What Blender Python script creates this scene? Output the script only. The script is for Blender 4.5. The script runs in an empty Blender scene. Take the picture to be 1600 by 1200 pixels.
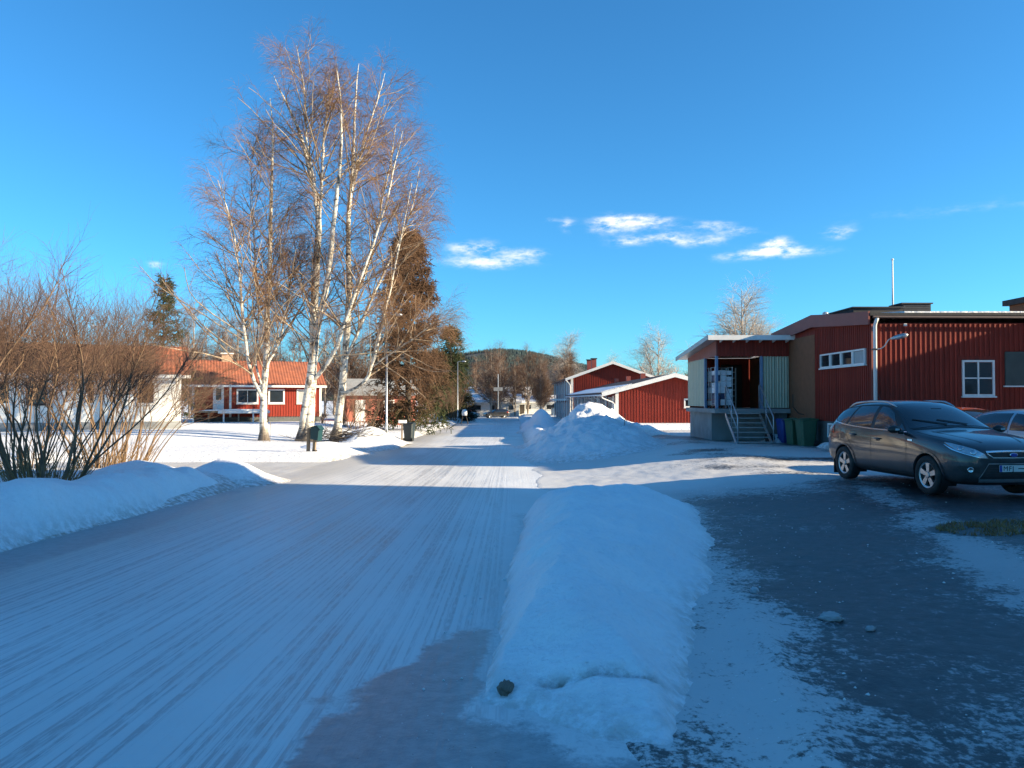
import bpy, bmesh, math, random
import numpy as np
from mathutils import Vector, Matrix
from mathutils.bvhtree import BVHTree
R = math.radians
S = bpy.context.scene
C = S.collection
rng = np.random.default_rng(7)
random.seed(7)

# ------------------------------------------------------------------ camera
CAMZ, F, HZ = 1.7, 1204.0, 624.0
cam_d = bpy.data.cameras.new('camera')
cam_d.sensor_width = 36
cam_d.lens = 36 * F / 1600
cam_d.clip_start = 0.05
cam_d.clip_end = 20000
cam = bpy.data.objects.new('camera', cam_d)
cam.location = (0, 0, CAMZ)
cam.rotation_euler = (R(90) + math.atan((HZ - 600) / F), 0, 0)
C.objects.link(cam)
S.camera = cam

# ------------------------------------------------------------------ light
SUN = Vector((-1.0, 0.20, -0.31)).normalized()          # the way the light travels
elev = math.asin(-SUN.z)
azim = math.atan2(-SUN.x, -SUN.y)                         # from +Y towards +X
w = bpy.data.worlds.new('World')
S.world = w
w.use_nodes = True
nt = w.node_tree
N = nt.nodes
L = nt.links
bg = N['Background']
sky = N.new('ShaderNodeTexSky')
sky.sky_type = 'NISHITA'
sky.sun_disc = False
sky.sun_elevation = elev
sky.sun_rotation = azim
sky.air_density = 0.95
sky.dust_density = 0.35
sky.ozone_density = 8.0
sky.altitude = 200
# small fair-weather clouds: soft ellipses in direction space, broken by noise
tc = N.new('ShaderNodeTexCoord')
sep = N.new('ShaderNodeSeparateXYZ')
L.new(tc.outputs['Generated'], sep.inputs[0])


def wm(op, a, b=None, c=None):
    n = N.new('ShaderNodeMath')
    n.operation = op
    for i, v in enumerate((a, b, c)):
        if v is None:
            continue
        if isinstance(v, (int, float)):
            n.inputs[i].default_value = v
        else:
            L.new(v, n.inputs[i])
    return n.outputs[0]


az = wm('ARCTAN2', sep.outputs[0], sep.outputs[1])
el = wm('ARCSINE', sep.outputs[2])
nz = N.new('ShaderNodeTexNoise')
nz.inputs['Scale'].default_value = 75
nz.inputs['Detail'].default_value = 8
nz.inputs['Roughness'].default_value = 0.62
mp = N.new('ShaderNodeMapping')
mp.inputs['Scale'].default_value = (0.55, 0.55, 1.5)
L.new(tc.outputs['Generated'], mp.inputs[0])
L.new(mp.outputs[0], nz.inputs['Vector'])
nz2 = N.new('ShaderNodeTexNoise')
nz2.inputs['Scale'].default_value = 18
nz2.inputs['Detail'].default_value = 4
L.new(mp.outputs[0], nz2.inputs['Vector'])
elw = wm('ADD', el, wm('MULTIPLY', wm('SUBTRACT', nz2.outputs[0], 0.5), 0.016))
clouds = [(742, 388, 46, 12, 1.0), (762, 411, 66, 9, .95), (826, 397, 30, 8, .85), (886, 350, 12, 10, .7),
          (955, 350, 36, 13, 1.0), (1012, 349, 44, 11, .95), (1042, 372, 36, 8, .8), (980, 378, 28, 8, .85),
          (1096, 376, 38, 8, .8), (1112, 352, 40, 7, .6), (1152, 360, 34, 7, .55), (1203, 396, 70, 9, 1.15),
          (1213, 382, 22, 11, 1.2), (1312, 362, 22, 8, .8), (858, 343, 14, 4, .5), (238, 414, 14, 5, .85),
          (1420, 335, 190, 12, .13), (1560, 318, 130, 10, .12)]
tot = None
for px, py, sx, sy, k in clouds:
    u0 = math.atan((px - 800) / F)
    v0 = math.atan((HZ - py) / F * math.cos(u0))
    d1 = wm('ABSOLUTE', wm('MULTIPLY', wm('SUBTRACT', az, u0), F / sx))
    d2 = wm('ABSOLUTE', wm('MULTIPLY', wm('SUBTRACT', elw, v0), F / sy))
    k *= .85
    g = wm('MULTIPLY', wm('EXPONENT', wm('MULTIPLY', wm('ADD', wm('MULTIPLY', d1, d1), wm('MULTIPLY', d2, d2)), -1.0)), k)
    tot = g if tot is None else wm('ADD', tot, g)
den = wm('MULTIPLY', tot, wm('MULTIPLY_ADD', nz.outputs[0], 3.8, -1.15))
mr = N.new('ShaderNodeMapRange')
mr.interpolation_type = 'SMOOTHSTEP'
L.new(den, mr.inputs[0])
mr.inputs[1].default_value = 0.04
mr.inputs[2].default_value = 1.15
mr.inputs[3].default_value = 0
mr.inputs[4].default_value = 0.86
mx = N.new('ShaderNodeMix')
mx.data_type = 'RGBA'
L.new(mr.outputs[0], mx.inputs[0])
hs = N.new('ShaderNodeHueSaturation')
hs.inputs['Saturation'].default_value = 1.0
tn = N.new('ShaderNodeMix')                               # camera white balance: a touch towards cyan
tn.data_type = 'RGBA'
tn.blend_type = 'MULTIPLY'
tn.inputs[0].default_value = 1.0
tn.inputs[7].default_value = (0.66, 1.09, 1.0, 1)
L.new(sky.outputs[0], tn.inputs[6])
L.new(tn.outputs[2], hs.inputs['Color'])
L.new(hs.outputs[0], mx.inputs[6])
mx.inputs[7].default_value = (5.0, 5.0, 4.8, 1)
L.new(mx.outputs[2], bg.inputs[0])
bg.inputs[1].default_value = 0.090

sd = bpy.data.lights.new('sun', 'SUN')
sd.energy = 5.0
sd.angle = R(0.53)
sd.color = (1.0, 0.83, 0.57)
so = bpy.data.objects.new('sun', sd)
so.rotation_euler = SUN.to_track_quat('-Z', 'Y').to_euler()
so.location = (40, -10, 30)
C.objects.link(so)

S.view_settings.view_transform = 'Standard'
S.view_settings.look = 'None'
S.view_settings.gamma = 1
S.view_settings.use_curve_mapping = False
S.view_settings.exposure = 1.5
S.cycles.max_bounces = 4
S.cycles.diffuse_bounces = 2
S.cycles.glossy_bounces = 2
S.cycles.use_denoising = True
S.cycles.denoising_input_passes = 'RGB_ALBEDO_NORMAL'
S.cycles.denoising_prefilter = 'ACCURATE'
S.cycles.sample_clamp_indirect = 4.0
S.cycles.use_adaptive_sampling = True
S.cycles.adaptive_threshold = 0.01
S.cycles.transparent_max_bounces = 8
S.cycles.caustics_reflective = False
S.cycles.caustics_refractive = False

# ------------------------------------------------------------------ maths helpers


def sst(a, b, x):
    t = np.clip((np.asarray(x, float) - a) / (b - a), 0, 1)
    return t * t * (3 - 2 * t)


def vnoise(x, y, seed=0):
    x = np.asarray(x, float)
    y = np.asarray(y, float)
    xi = np.floor(x).astype(np.int64)
    yi = np.floor(y).astype(np.int64)
    fx = x - xi
    fy = y - yi
    fx = fx * fx * (3 - 2 * fx)
    fy = fy * fy * (3 - 2 * fy)

    def h(a, b):
        n = (a * 374761393 + b * 668265263 + seed * 1442695041) & 0x7fffffff
        n = ((n ^ (n >> 13)) * 1274126177) & 0x7fffffff
        return ((n ^ (n >> 16)) & 0xffff) / 65535.0
    return (h(xi, yi) * (1 - fx) + h(xi + 1, yi) * fx) * (1 - fy) + (h(xi, yi + 1) * (1 - fx) + h(xi + 1, yi + 1) * fx) * fy


def fbm(x, y, oct=4, seed=0):
    s = 0
    a = .5
    for i in range(oct):
        s = s + a * vnoise(np.asarray(x) * 2 ** i + 17.3 * i, np.asarray(y) * 2 ** i + 9.1 * i, seed + i)
        a *= .5
    return s / (1 - .5 ** oct)


def G(x, y):
    """bare ground height: a street that falls away gently, a level yard on its right"""
    x = np.asarray(x, float)
    y = np.asarray(y, float)
    yp = np.clip(y, -20, 400)
    dl = np.where(yp > 0, 1.4 * (1 - np.exp(-np.maximum(yp, 0) / 50)), yp * .028)
    dr = sst(35, 95, yp) * dl
    k = sst(.5, 7, x)
    return -(dl * (1 - k) + dr * k)


def g(x, y):
    return float(G(x, y))


# ------------------------------------------------------------------ materials
MATS = {}


def nodes_of(m):
    return m.node_tree.nodes, m.node_tree.links


def mat(name, col, rough=.6, var=.18, scale=6.0, bump=0.0, bscale=40.0, metal=0.0, spec=.5, stretch=(1, 1, 1), coat=0.0, dark=None, dfac=.5, dscale=2.0, orand=0.0):
    """plain procedural surface: base colour with noise variation, an optional second tone and bump"""
    if name in MATS:
        return MATS[name]
    m = bpy.data.materials.new(name)
    m.use_nodes = True
    n, l = nodes_of(m)
    b = n['Principled BSDF']
    b.inputs['Roughness'].default_value = rough
    b.inputs['Metallic'].default_value = metal
    b.inputs['Specular IOR Level'].default_value = spec
    b.inputs['Coat Weight'].default_value = coat
    b.inputs['Coat Roughness'].default_value = .04
    t = n.new('ShaderNodeTexCoord')
    mp = n.new('ShaderNodeMapping')
    mp.inputs['Scale'].default_value = stretch
    l.new(t.outputs['Object'], mp.inputs[0])
    z = n.new('ShaderNodeTexNoise')
    z.inputs['Scale'].default_value = scale
    z.inputs['Detail'].default_value = 6
    l.new(mp.outputs[0], z.inputs['Vector'])
    r = n.new('ShaderNodeMapRange')
    r.inputs[1].default_value = .25
    r.inputs[2].default_value = .75
    r.inputs[3].default_value = 1 - var
    r.inputs[4].default_value = 1 + var
    l.new(z.outputs[0], r.inputs[0])
    v = n.new('ShaderNodeVectorMath')
    v.operation = 'SCALE'
    v.inputs[0].default_value = col[:3]
    l.new(r.outputs[0], v.inputs['Scale'])
    out = v.outputs[0]
    if orand:
        oi = n.new('ShaderNodeObjectInfo')
        rr_ = n.new('ShaderNodeMapRange')
        rr_.inputs[3].default_value = 1 - orand
        rr_.inputs[4].default_value = 1 + orand
        l.new(oi.outputs['Random'], rr_.inputs[0])
        v2 = n.new('ShaderNodeVectorMath')
        v2.operation = 'SCALE'
        l.new(out, v2.inputs[0])
        l.new(rr_.outputs[0], v2.inputs['Scale'])
        out = v2.outputs[0]
    if dark is not None:
        z2 = n.new('ShaderNodeTexNoise')
        z2.inputs['Scale'].default_value = dscale
        z2.inputs['Detail'].default_value = 5
        l.new(mp.outputs[0], z2.inputs['Vector'])
        r2 = n.new('ShaderNodeMapRange')
        r2.inputs[1].default_value = .48
        r2.inputs[2].default_value = .66
        r2.inputs[3].default_value = 0
        r2.inputs[4].default_value = dfac
        l.new(z2.outputs[0], r2.inputs[0])
        x = n.new('ShaderNodeMix')
        x.data_type = 'RGBA'
        l.new(r2.outputs[0], x.inputs[0])
        l.new(out, x.inputs[6])
        x.inputs[7].default_value = (*dark, 1)
        out = x.outputs[2]
    l.new(out, b.inputs['Base Color'])
    if bump > 0:
        z3 = n.new('ShaderNodeTexNoise')
        z3.inputs['Scale'].default_value = bscale
        z3.inputs['Detail'].default_value = 4
        l.new(mp.outputs[0], z3.inputs['Vector'])
        bp = n.new('ShaderNodeBump')
        bp.inputs['Strength'].default_value = bump
        bp.inputs['Distance'].default_value = .02
        l.new(z3.outputs[0], bp.inputs['Height'])
        l.new(bp.outputs[0], b.inputs['Normal'])
    MATS[name] = m
    return m


def mix_rgb(n, l, fac, a, b):
    x = n.new('ShaderNodeMix')
    x.data_type = 'RGBA'
    for sock, v in ((x.inputs[0], fac), (x.inputs[6], a), (x.inputs[7], b)):
        if isinstance(v, (int, float)):
            sock.default_value = v
        elif isinstance(v, tuple):
            sock.default_value = (*v[:3], 1)
        else:
            l.new(v, sock)
    return x.outputs[2]


def noise(n, l, vec, scale, detail=5, rough=.55, stretch=None):
    if stretch:
        mp = n.new('ShaderNodeMapping')
        mp.inputs['Scale'].default_value = stretch
        l.new(vec, mp.inputs[0])
        vec = mp.outputs[0]
    z = n.new('ShaderNodeTexNoise')
    z.inputs['Scale'].default_value = scale
    z.inputs['Detail'].default_value = detail
    z.inputs['Roughness'].default_value = rough
    l.new(vec, z.inputs['Vector'])
    return z.outputs[0]


def ramp(n, l, v, a, b, lo=0.0, hi=1.0, smooth=True):
    r = n.new('ShaderNodeMapRange')
    if smooth:
        r.interpolation_type = 'SMOOTHSTEP'
    l.new(v, r.inputs[0])
    r.inputs[1].default_value = a
    r.inputs[2].default_value = b
    r.inputs[3].default_value = lo
    r.inputs[4].default_value = hi
    return r.outputs[0]


def nmath(n, l, op, a, b=None, c=None):
    q = n.new('ShaderNodeMath')
    q.operation = op
    for i, v in enumerate((a, b, c)):
        if v is None:
            continue
        if isinstance(v, (int, float)):
            q.inputs[i].default_value = v
        else:
            l.new(v, q.inputs[i])
    return q.outputs[0]


def attr(n, name):
    a = n.new('ShaderNodeAttribute')
    a.attribute_name = name
    return a.outputs['Fac']


def bump_chain(n, l, b, hs):
    prev = None
    for h, st, di in hs:
        bp = n.new('ShaderNodeBump')
        bp.inputs['Strength'].default_value = st
        bp.inputs['Distance'].default_value = di
        l.new(h, bp.inputs['Height'])
        if prev is not None:
            l.new(prev, bp.inputs['Normal'])
        prev = bp.outputs[0]
    l.new(prev, b.inputs['Normal'])


def snow_mat():
    m = bpy.data.materials.new('snow')
    m.use_nodes = True
    n, l = nodes_of(m)
    b = n['Principled BSDF']
    t = n.new('ShaderNodeTexCoord')
    p = t.outputs['Object']
    big = noise(n, l, p, .8, 5)
    fine = noise(n, l, p, 22, 5, .6)
    d = attr(n, 'dirt')
    dm = nmath(n, l, 'MULTIPLY', d, ramp(n, l, noise(n, l, p, 7, 6, .7), .35, .62))
    col = mix_rgb(n, l, ramp(n, l, big, .3, .7), (.82, .83, .85), (.91, .91, .91))
    col = mix_rgb(n, l, ramp(n, l, fine, .30, .50, .30, 0), col, (.66, .67, .69))
    col = mix_rgb(n, l, dm, col, (.30, .26, .21))
    speck = ramp(n, l, noise(n, l, p, 34, 2, .5), .74, .78, 0, .55)
    col = mix_rgb(n, l, nmath(n, l, 'MULTIPLY', speck, nmath(n, l, 'ADD', d, .25)), col, (.10, .085, .07))
    l.new(col, b.inputs['Base Color'])
    b.inputs['Roughness'].default_value = .55
    b.inputs['Specular IOR Level'].default_value = .35
    lump = noise(n, l, p, 4.5, 4, .55)
    bump_chain(n, l, b, [(lump, .6, .07), (noise(n, l, p, 11, 4, .6), .6, .035), (fine, .5, .015)])
    return m


def ice_mat(name, snowc, icec, icedark, streak, lot=False):
    """packed snow over ice; attribute 'ice' says how much bare dark ice shows, 'grit' how brown it is"""
    m = bpy.data.materials.new(name)
    m.use_nodes = True
    n, l = nodes_of(m)
    b = n['Principled BSDF']
    t = n.new('ShaderNodeTexCoord')
    p = t.outputs['Object']
    ice = attr(n, 'ice')
    gr = attr(n, 'grit')
    # tyre ribs: stretched noise along the street
    rib = noise(n, l, p, 1, 4, .6, (24, .13, 1))
    rib2 = noise(n, l, p, 1, 4, .65, (46, 5.0, 1))
    patch = noise(n, l, p, 1, 5, .6, (.55, .22, 1)) if not lot else noise(n, l, p, .8, 5, .6)
    crumb = noise(n, l, p, 26, 5, .7, (1, .8, 1))
    crumb2 = noise(n, l, p, 9, 5, .65)
    rm = nmath(n, l, 'MULTIPLY', ramp(n, l, rib, .47, .58), ramp(n, l, patch, .30, .55, .35, 1))
    rm = nmath(n, l, 'MULTIPLY', rm, ramp(n, l, rib2, .36, .56, .15, 1))
    if lot:
        k = nmath(n, l, 'ADD', nmath(n, l, 'MULTIPLY', crumb, .55), nmath(n, l, 'MULTIPLY', crumb2, .45))
        k = nmath(n, l, 'ADD', k, nmath(n, l, 'MULTIPLY_ADD', patch, .30, -.15))
        fac = ramp(n, l, nmath(n, l, 'ADD', k, nmath(n, l, 'MULTIPLY_ADD', ice, .62, -.31)), .45, .58)
    else:
        edge = nmath(n, l, 'ADD', nmath(n, l, 'MULTIPLY', crumb, .45), nmath(n, l, 'MULTIPLY', crumb2, .35))
        base = ramp(n, l, nmath(n, l, 'ADD', edge, ice), .66, .95)
        sx_ = n.new('ShaderNodeSeparateXYZ')
        l.new(p, sx_.inputs[0])
        rm = nmath(n, l, 'MULTIPLY', rm, ramp(n, l, sx_.outputs[0], .25, -.45))      # tyres run left of the bank
        rm = nmath(n, l, 'MULTIPLY', rm, ramp(n, l, base, .9, .2))
        fac = nmath(n, l, 'MAXIMUM', base, nmath(n, l, 'MULTIPLY', rm, streak))
    sc = mix_rgb(n, l, ramp(n, l, patch, .3, .7), snowc, tuple(c * .86 for c in snowc))
    if lot:
        sc = mix_rgb(n, l, attr(n, 'packed'), sc, (.72, .72, .71))  # paler colour for the sunlit band and the snow by the bank
    sc = mix_rgb(n, l, gr, sc, (.40, .36, .30))
    ic = mix_rgb(n, l, ramp(n, l, crumb2, .3, .7), icec, icedark)
    col = mix_rgb(n, l, fac, sc, ic)
    peb = ramp(n, l, noise(n, l, p, 42, 2, .5), .72, .76, 0, .7)
    col = mix_rgb(n, l, nmath(n, l, 'MULTIPLY', peb, ramp(n, l, fac, .2, .9, .25, 1)), col, (.05, .045, .04))
    l.new(col, b.inputs['Base Color'])
    l.new(ramp(n, l, fac, 0, 1, .55 if lot else .48, .42 if lot else .28), b.inputs['Roughness'])
    b.inputs['Specular IOR Level'].default_value = .45
    hs = [(crumb2, .35, .02), (crumb, .5 if lot else .28, .014)]
    if not lot:
        hs.insert(0, (rib, .35, .015))
    bump_chain(n, l, b, hs)
    return m


M_SNOW = snow_mat()
M_ROAD = ice_mat('road_ice', (.79, .795, .79), (.34, .35, .365), (.24, .25, .265), .72)
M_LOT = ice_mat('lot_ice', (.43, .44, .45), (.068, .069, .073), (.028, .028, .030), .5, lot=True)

# ------------------------------------------------------------------ mesh helpers


def tag(o, label=None, cat=None, group=None, kind=None):
    if label:
        o['label'] = label
    if cat:
        o['category'] = cat
    if group:
        o['group'] = group
    if kind:
        o['kind'] = kind
    return o


def thing(name, loc, label, cat, rz=0.0, group=None):
    o = bpy.data.objects.new(name, None)
    o.empty_display_size = .2
    o.location = loc
    o.rotation_euler = (0, 0, rz)
    C.objects.link(o)
    return tag(o, label, cat, group)


def link(name, me, m, parent=None, smooth=False):
    o = bpy.data.objects.new(name, me)
    if m is not None and not me.materials:
        me.materials.append(m)
    C.objects.link(o)
    if parent is not None:
        o.parent = parent
    if smooth:
        me.polygons.foreach_set('use_smooth', np.ones(len(me.polygons), bool))
    return o


def mesh_arrays(name, V, Q):
    """V (n,3), Q (m,k) with k = 3 or 4"""
    V = np.ascontiguousarray(V, np.float32)
    Q = np.ascontiguousarray(Q, np.int32)
    me = bpy.data.meshes.new(name)
    me.vertices.add(len(V))
    me.vertices.foreach_set('co', V.ravel())
    k = Q.shape[1]
    me.loops.add(Q.size)
    me.loops.foreach_set('vertex_index', Q.ravel())
    me.polygons.add(len(Q))
    me.polygons.foreach_set('loop_start', np.arange(len(Q), dtype=np.int32) * k)
    me.update(calc_edges=True)
    return me


def grid_mesh(name, xs, ys, zf, keep=None, attrs=None):
    X, Y = np.meshgrid(xs, ys)
    Z = zf(X, Y)
    nx, ny = len(xs), len(ys)
    i = np.arange(nx * ny).reshape(ny, nx)
    Q = np.stack([i[:-1, :-1], i[:-1, 1:], i[1:, 1:], i[1:, :-1]], -1).reshape(-1, 4)
    if keep is not None:
        K = keep(X, Y, Z).ravel()
        Q = Q[K[Q].any(1)]
    V = np.stack([X, Y, Z], -1).reshape(-1, 3)
    used = np.unique(Q)
    mp = np.full(len(V), -1)
    mp[used] = np.arange(len(used))
    me = mesh_arrays(name, V[used], mp[Q])
    if attrs:
        for k, f in attrs.items():
            a = me.attributes.new(k, 'FLOAT', 'POINT')
            a.data.foreach_set('value', np.ascontiguousarray(np.broadcast_to(f(X, Y, Z), X.shape).ravel()[used], np.float32))
    return me


class MB:
    """collects boxes, prisms, tubes in local coordinates and links them as one mesh"""

    def __init__(s):
        s.v = []
        s.f = []

    def add(s, vs, fs):
        k = len(s.v)
        s.v += [tuple(map(float, v)) for v in vs]
        s.f += [tuple(i + k for i in f) for f in fs]
        return s

    def box(s, x0, x1, y0, y1, z0, z1):
        vs = [(x0, y0, z0), (x1, y0, z0), (x1, y1, z0), (x0, y1, z0), (x0, y0, z1), (x1, y0, z1), (x1, y1, z1), (x0, y1, z1)]
        return s.add(vs, [(0, 3, 2, 1), (4, 5, 6, 7), (0, 1, 5, 4), (1, 2, 6, 5), (2, 3, 7, 6), (3, 0, 4, 7)])

    def prism(s, pts, d):
        """polygon pts (3D, counter-clockwise seen from the side it is pushed towards) extruded by vector d"""
        n = len(pts)
        d = Vector(d)
        a = [Vector(p) for p in pts]
        b = [p + d for p in a]
        return s.add(a + b, [tuple(range(n))[::-1], tuple(range(n, 2 * n))] + [(i, (i + 1) % n, n + (i + 1) % n, n + i) for i in range(n)])

    def tube(s, pts, r, k=8, cap=True):
        pts = [Vector(p) for p in pts]
        n = len(pts)
        rs = r if isinstance(r, (list, tuple)) else [r] * n
        k0 = len(s.v)
        up = None
        for i, p in enumerate(pts):
            t = (pts[min(i + 1, n - 1)] - pts[max(i - 1, 0)]).normalized()
            if up is None:
                up = t.orthogonal().normalized()
            u = (up - t * up.dot(t)).normalized()
            up = u
            v = t.cross(u)
            for j in range(k):
                a = 2 * math.pi * j / k
                s.v.append(tuple(p + (u * math.cos(a) + v * math.sin(a)) * rs[i]))
        for i in range(n - 1):
            for j in range(k):
                a, b = k0 + i * k + j, k0 + i * k + (j + 1) % k
                s.f.append((a, b, b + k, a + k))
        if cap:
            s.f.append(tuple(k0 + j for j in range(k))[::-1])
            s.f.append(tuple(k0 + (n - 1) * k + j for j in range(k)))
        return s

    def lathe(s, prof, c=(0, 0, 0), axis='z', k=24, cap=True):
        """profile of (radius, height) turned about an axis through c"""
        k0 = len(s.v)
        for r, h in prof:
            for j in range(k):
                a = 2 * math.pi * j / k
                p = (r * math.cos(a), r * math.sin(a), h)
                if axis == 'y':
                    p = (p[0], p[2], p[1])
                elif axis == 'x':
                    p = (p[2], p[0], p[1])
                s.v.append((p[0] + c[0], p[1] + c[1], p[2] + c[2]))
        for i in range(len(prof) - 1):
            for j in range(k):
                a, b = k0 + i * k + j, k0 + i * k + (j + 1) % k
                s.f.append((a, b, b + k, a + k))
        if cap:
            s.f.append(tuple(k0 + j for j in range(k))[::-1])
            s.f.append(tuple(k0 + (len(prof) - 1) * k + j for j in range(k)))
        return s

    def mesh(s, name):
        me = bpy.data.meshes.new(name)
        me.from_pydata(s.v, [], s.f)
        bm = bmesh.new()
        bm.from_mesh(me)
        bmesh.ops.recalc_face_normals(bm, faces=bm.faces)
        bm.to_mesh(me)
        bm.free()
        return me

    def build(s, name, m, parent=None, smooth=False, bevel=0.0):
        me = s.mesh(name)
        if bevel:
            bm = bmesh.new()
            bm.from_mesh(me)
            bmesh.ops.bevel(bm, geom=[e for e in bm.edges], offset=bevel, segments=2, affect='EDGES', profile=.6)
            bm.to_mesh(me)
            bm.free()
        o = link(name, me, m, parent, smooth)
        return o


def box(name, x0, x1, y0, y1, z0, z1, m, parent=None, bevel=0.0):
    return MB().box(x0, x1, y0, y1, z0, z1).build(name, m, parent, bevel=bevel)


def copies(o0, places, parent=None):
    """linked copies of a mesh object at given offsets"""
    for p in places:
        c = o0.copy()
        C.objects.link(c)
        c.parent = parent if parent is not None else o0.parent
        c.location = p


def copy_tree(o, loc, rz=0.0, sc=1.0, label=None, group=None):
    r = o.copy()
    C.objects.link(r)
    r.location = loc
    r.rotation_euler = (0, 0, rz)
    r.scale = (sc, sc, sc) if isinstance(sc, (int, float)) else sc
    if label:
        r['label'] = label
    if group:
        r['group'] = group
    for ch in list(o.children):
        c = ch.copy()
        C.objects.link(c)
        c.parent = r
        for s in list(ch.children):
            d = s.copy()
            C.objects.link(d)
            d.parent = c
    return r


# paints
M_RED = mat('falu_red_paint', (.26, .034, .020), .7, .22, 3, .3, 60, stretch=(6, 6, .5), spec=.25, dark=(.13, .022, .015), dfac=.5, dscale=1.2, orand=.22)
M_REDT = mat('red_sheet_trim', (.24, .055, .04), .55, .12, 3, .1, 30)
M_BROWN = mat('brown_render', (.22, .098, .055), .9, .12, 5, .4, 60, spec=.2)
M_WHITE = mat('white_paint', (.74, .73, .70), .55, .08, 5, .12, 40)
M_OFFW = mat('cream_render', (.74, .73, .69), .85, .08, 3, .3, 50)
M_CONC = mat('concrete', (.28, .285, .28), .85, .2, 3, .4, 50, dark=(.16, .16, .155), dfac=.5, dscale=1.5)
M_DKCONC = mat('dark_plinth', (.10, .11, .11), .85, .2, 4, .4, 40)
M_TAR = mat('roofing_felt', (.035, .035, .037), .85, .25, 5, .4, 50)
M_GLASS = mat('window_glass', (.02, .024, .028), .05, .25, 1.2, 0, spec=.7)
M_CURT = mat('pale_curtain', (.35, .36, .36), .8, .2, 8, .3, 20, stretch=(4, 4, .6))
M_STEEL = mat('galvanised_steel', (.42, .44, .46), .42, .15, 6, .1, 40, metal=.75)
M_DKMET = mat('dark_metal', (.045, .05, .055), .45, .2, 6, .1, 40, metal=.3)
M_BLUEP = mat('blue_grey_paint', (.16, .24, .36), .5, .12, 6, .1, 40)
M_PALE = mat('pale_green_sheet', (.44, .45, .33), .5, .10, 2, .08, 30, dark=(.31, .32, .24), dfac=.4)
M_WOOD = mat('weathered_wood', (.20, .15, .10), .85, .3, 6, .5, 40, stretch=(8, 8, .6))
M_DKWOOD = mat('dark_wood', (.05, .04, .033), .85, .3, 6, .4, 30, stretch=(6, 6, .6))
M_TILE = mat('orange_roof_tile', (.27, .085, .045), .8, .25, 2.2, .3, 30, dark=(.17, .06, .04), dfac=.6, dscale=1.0)
M_BLACKP = mat('black_plastic', (.018, .018, .019), .5, .2, 8, .15, 60)
M_RUBBER = mat('tyre_rubber', (.016, .016, .016), .8, .25, 12, .3, 80, dark=(.10, .09, .08), dfac=.35, dscale=5)
M_CHROME = mat('chrome', (.62, .63, .64), .16, .05, 6, metal=1.0)
M_ALLOY = mat('silver_alloy', (.45, .46, .47), .34, .12, 9, metal=.8, dark=(.16, .15, .14), dfac=.35, dscale=6)

# ================================================================== GROUND


def yard(x, y):
    """snow lying on the gardens; negative where road, drive or yard sheets lie above"""
    left = .32 * sst(-6.25, -7.5, x) + .5 * sst(-9, -18, x) * sst(33, 46, y) + .10 * (fbm(x * .35, y * .35, 4, 3) - .5)
    drive = sst(-18.5, -16.5, x) * sst(21.0, 22.2, y) * sst(29.6, 28.2, y)
    left = left * (1 - drive) - .14 * drive
    right = -.14 + .42 * sst(43.2, 45.5, y + .8 * (fbm(x * .4, y * .4, 3, 5) - .5))
    z = np.where(x < -6.9, left, np.where(x < 0.9, 0, right))
    k = sst(-6.9, -6.2, x)
    z = np.where((x >= -6.9) & (x < .9), left * (1 - k) - .14 * k, z)
    kk = sst(.9, 2.2, x)
    z = np.where(x >= .9, -.14 * (1 - kk) + right * kk, z)
    return z


def gs(x, y):
    """top of the snow or ice you would stand on"""
    return g(x, y) + max(float(yard(np.array(x), np.array(y))), 0.0)


def axis(a, b, fine, far, n):
    """fine spacing between a and b, growing outwards to +-far"""
    mid = np.arange(a, b, fine)
    t = np.linspace(0, 1, n + 1)[1:]
    lo = a - (np.exp(t * math.log((far[0] + a) / 1.0 + 1)) - 1)
    hi = mid[-1] + (np.exp(t * math.log((far[1] - b) / 1.0 + 1)) - 1)
    return np.concatenate([lo[::-1], mid, hi])


gx = axis(-40, 30, .45, (6000, 6000), 34)
gy = axis(-8, 90, .6, (300, 9000), 34)


def ground_z(X, Y):
    near = np.clip(1 - np.maximum(np.abs(X) - 200, 0) / 200, 0, 1)
    hill = 116 * np.exp(-((X + 30) / 265) ** 2) + 46 * np.exp(-((X - 900) / 700) ** 2) + 60 * np.exp(-((X + 1200) / 700) ** 2) + 26
    return G(X, Y) + yard(X, Y) * near - .2 * sst(300, 900, Y) + 0 * hill


gm = grid_mesh('ground', gx, gy, ground_z, attrs={'dirt': lambda X, Y, Z: .9 * sst(-8.0, -6.3, X) * sst(-5, -6.4, X) + .12 + sum(1.3 * np.exp(-(((X - a) ** 2 + (Y - b) ** 2) / r ** 2) ** 1.5) for a, b, r in ((-10.7, 39.9, 1.2), (-9.3, 40.9, 1.0), (-12.5, 39, .7), (-9.3, 15.3, 1.0), (-11.4, 21.4, 1.1), (-12.2, 24.3, 1.2)))})
tag(link('ground', gm, M_SNOW, smooth=True), kind='structure')


def e_front(X, Y):
    """distance inwards from the foot of the foreground bank"""
    xl = -.22 + .05 * np.clip(Y - 4.9, -2, 9) + .16 * (fbm(Y * 1.0, X * .8 + 3, 3, 71) - .5)
    xr = np.interp(Y, [3, 4.3, 7.4, 12.5, 15], [.75, 1.0, 1.95, 3.15, 3.6]) + .5 * (fbm(Y * .7, X * .7 + 7, 2, 72) - .5)
    y0 = 3.95 + .6 * (fbm(X * 1.3, X * 0 + 1, 3, 73) - .5) + .9 * np.maximum(0, .5 - X)
    return np.minimum(np.minimum((X - xl) * 1.4, (xr - X) * .55), np.minimum((Y - y0) * .30, (13.9 + .5 * (fbm(X, X * 0, 2, 74) - .5) - Y) * .8))


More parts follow.
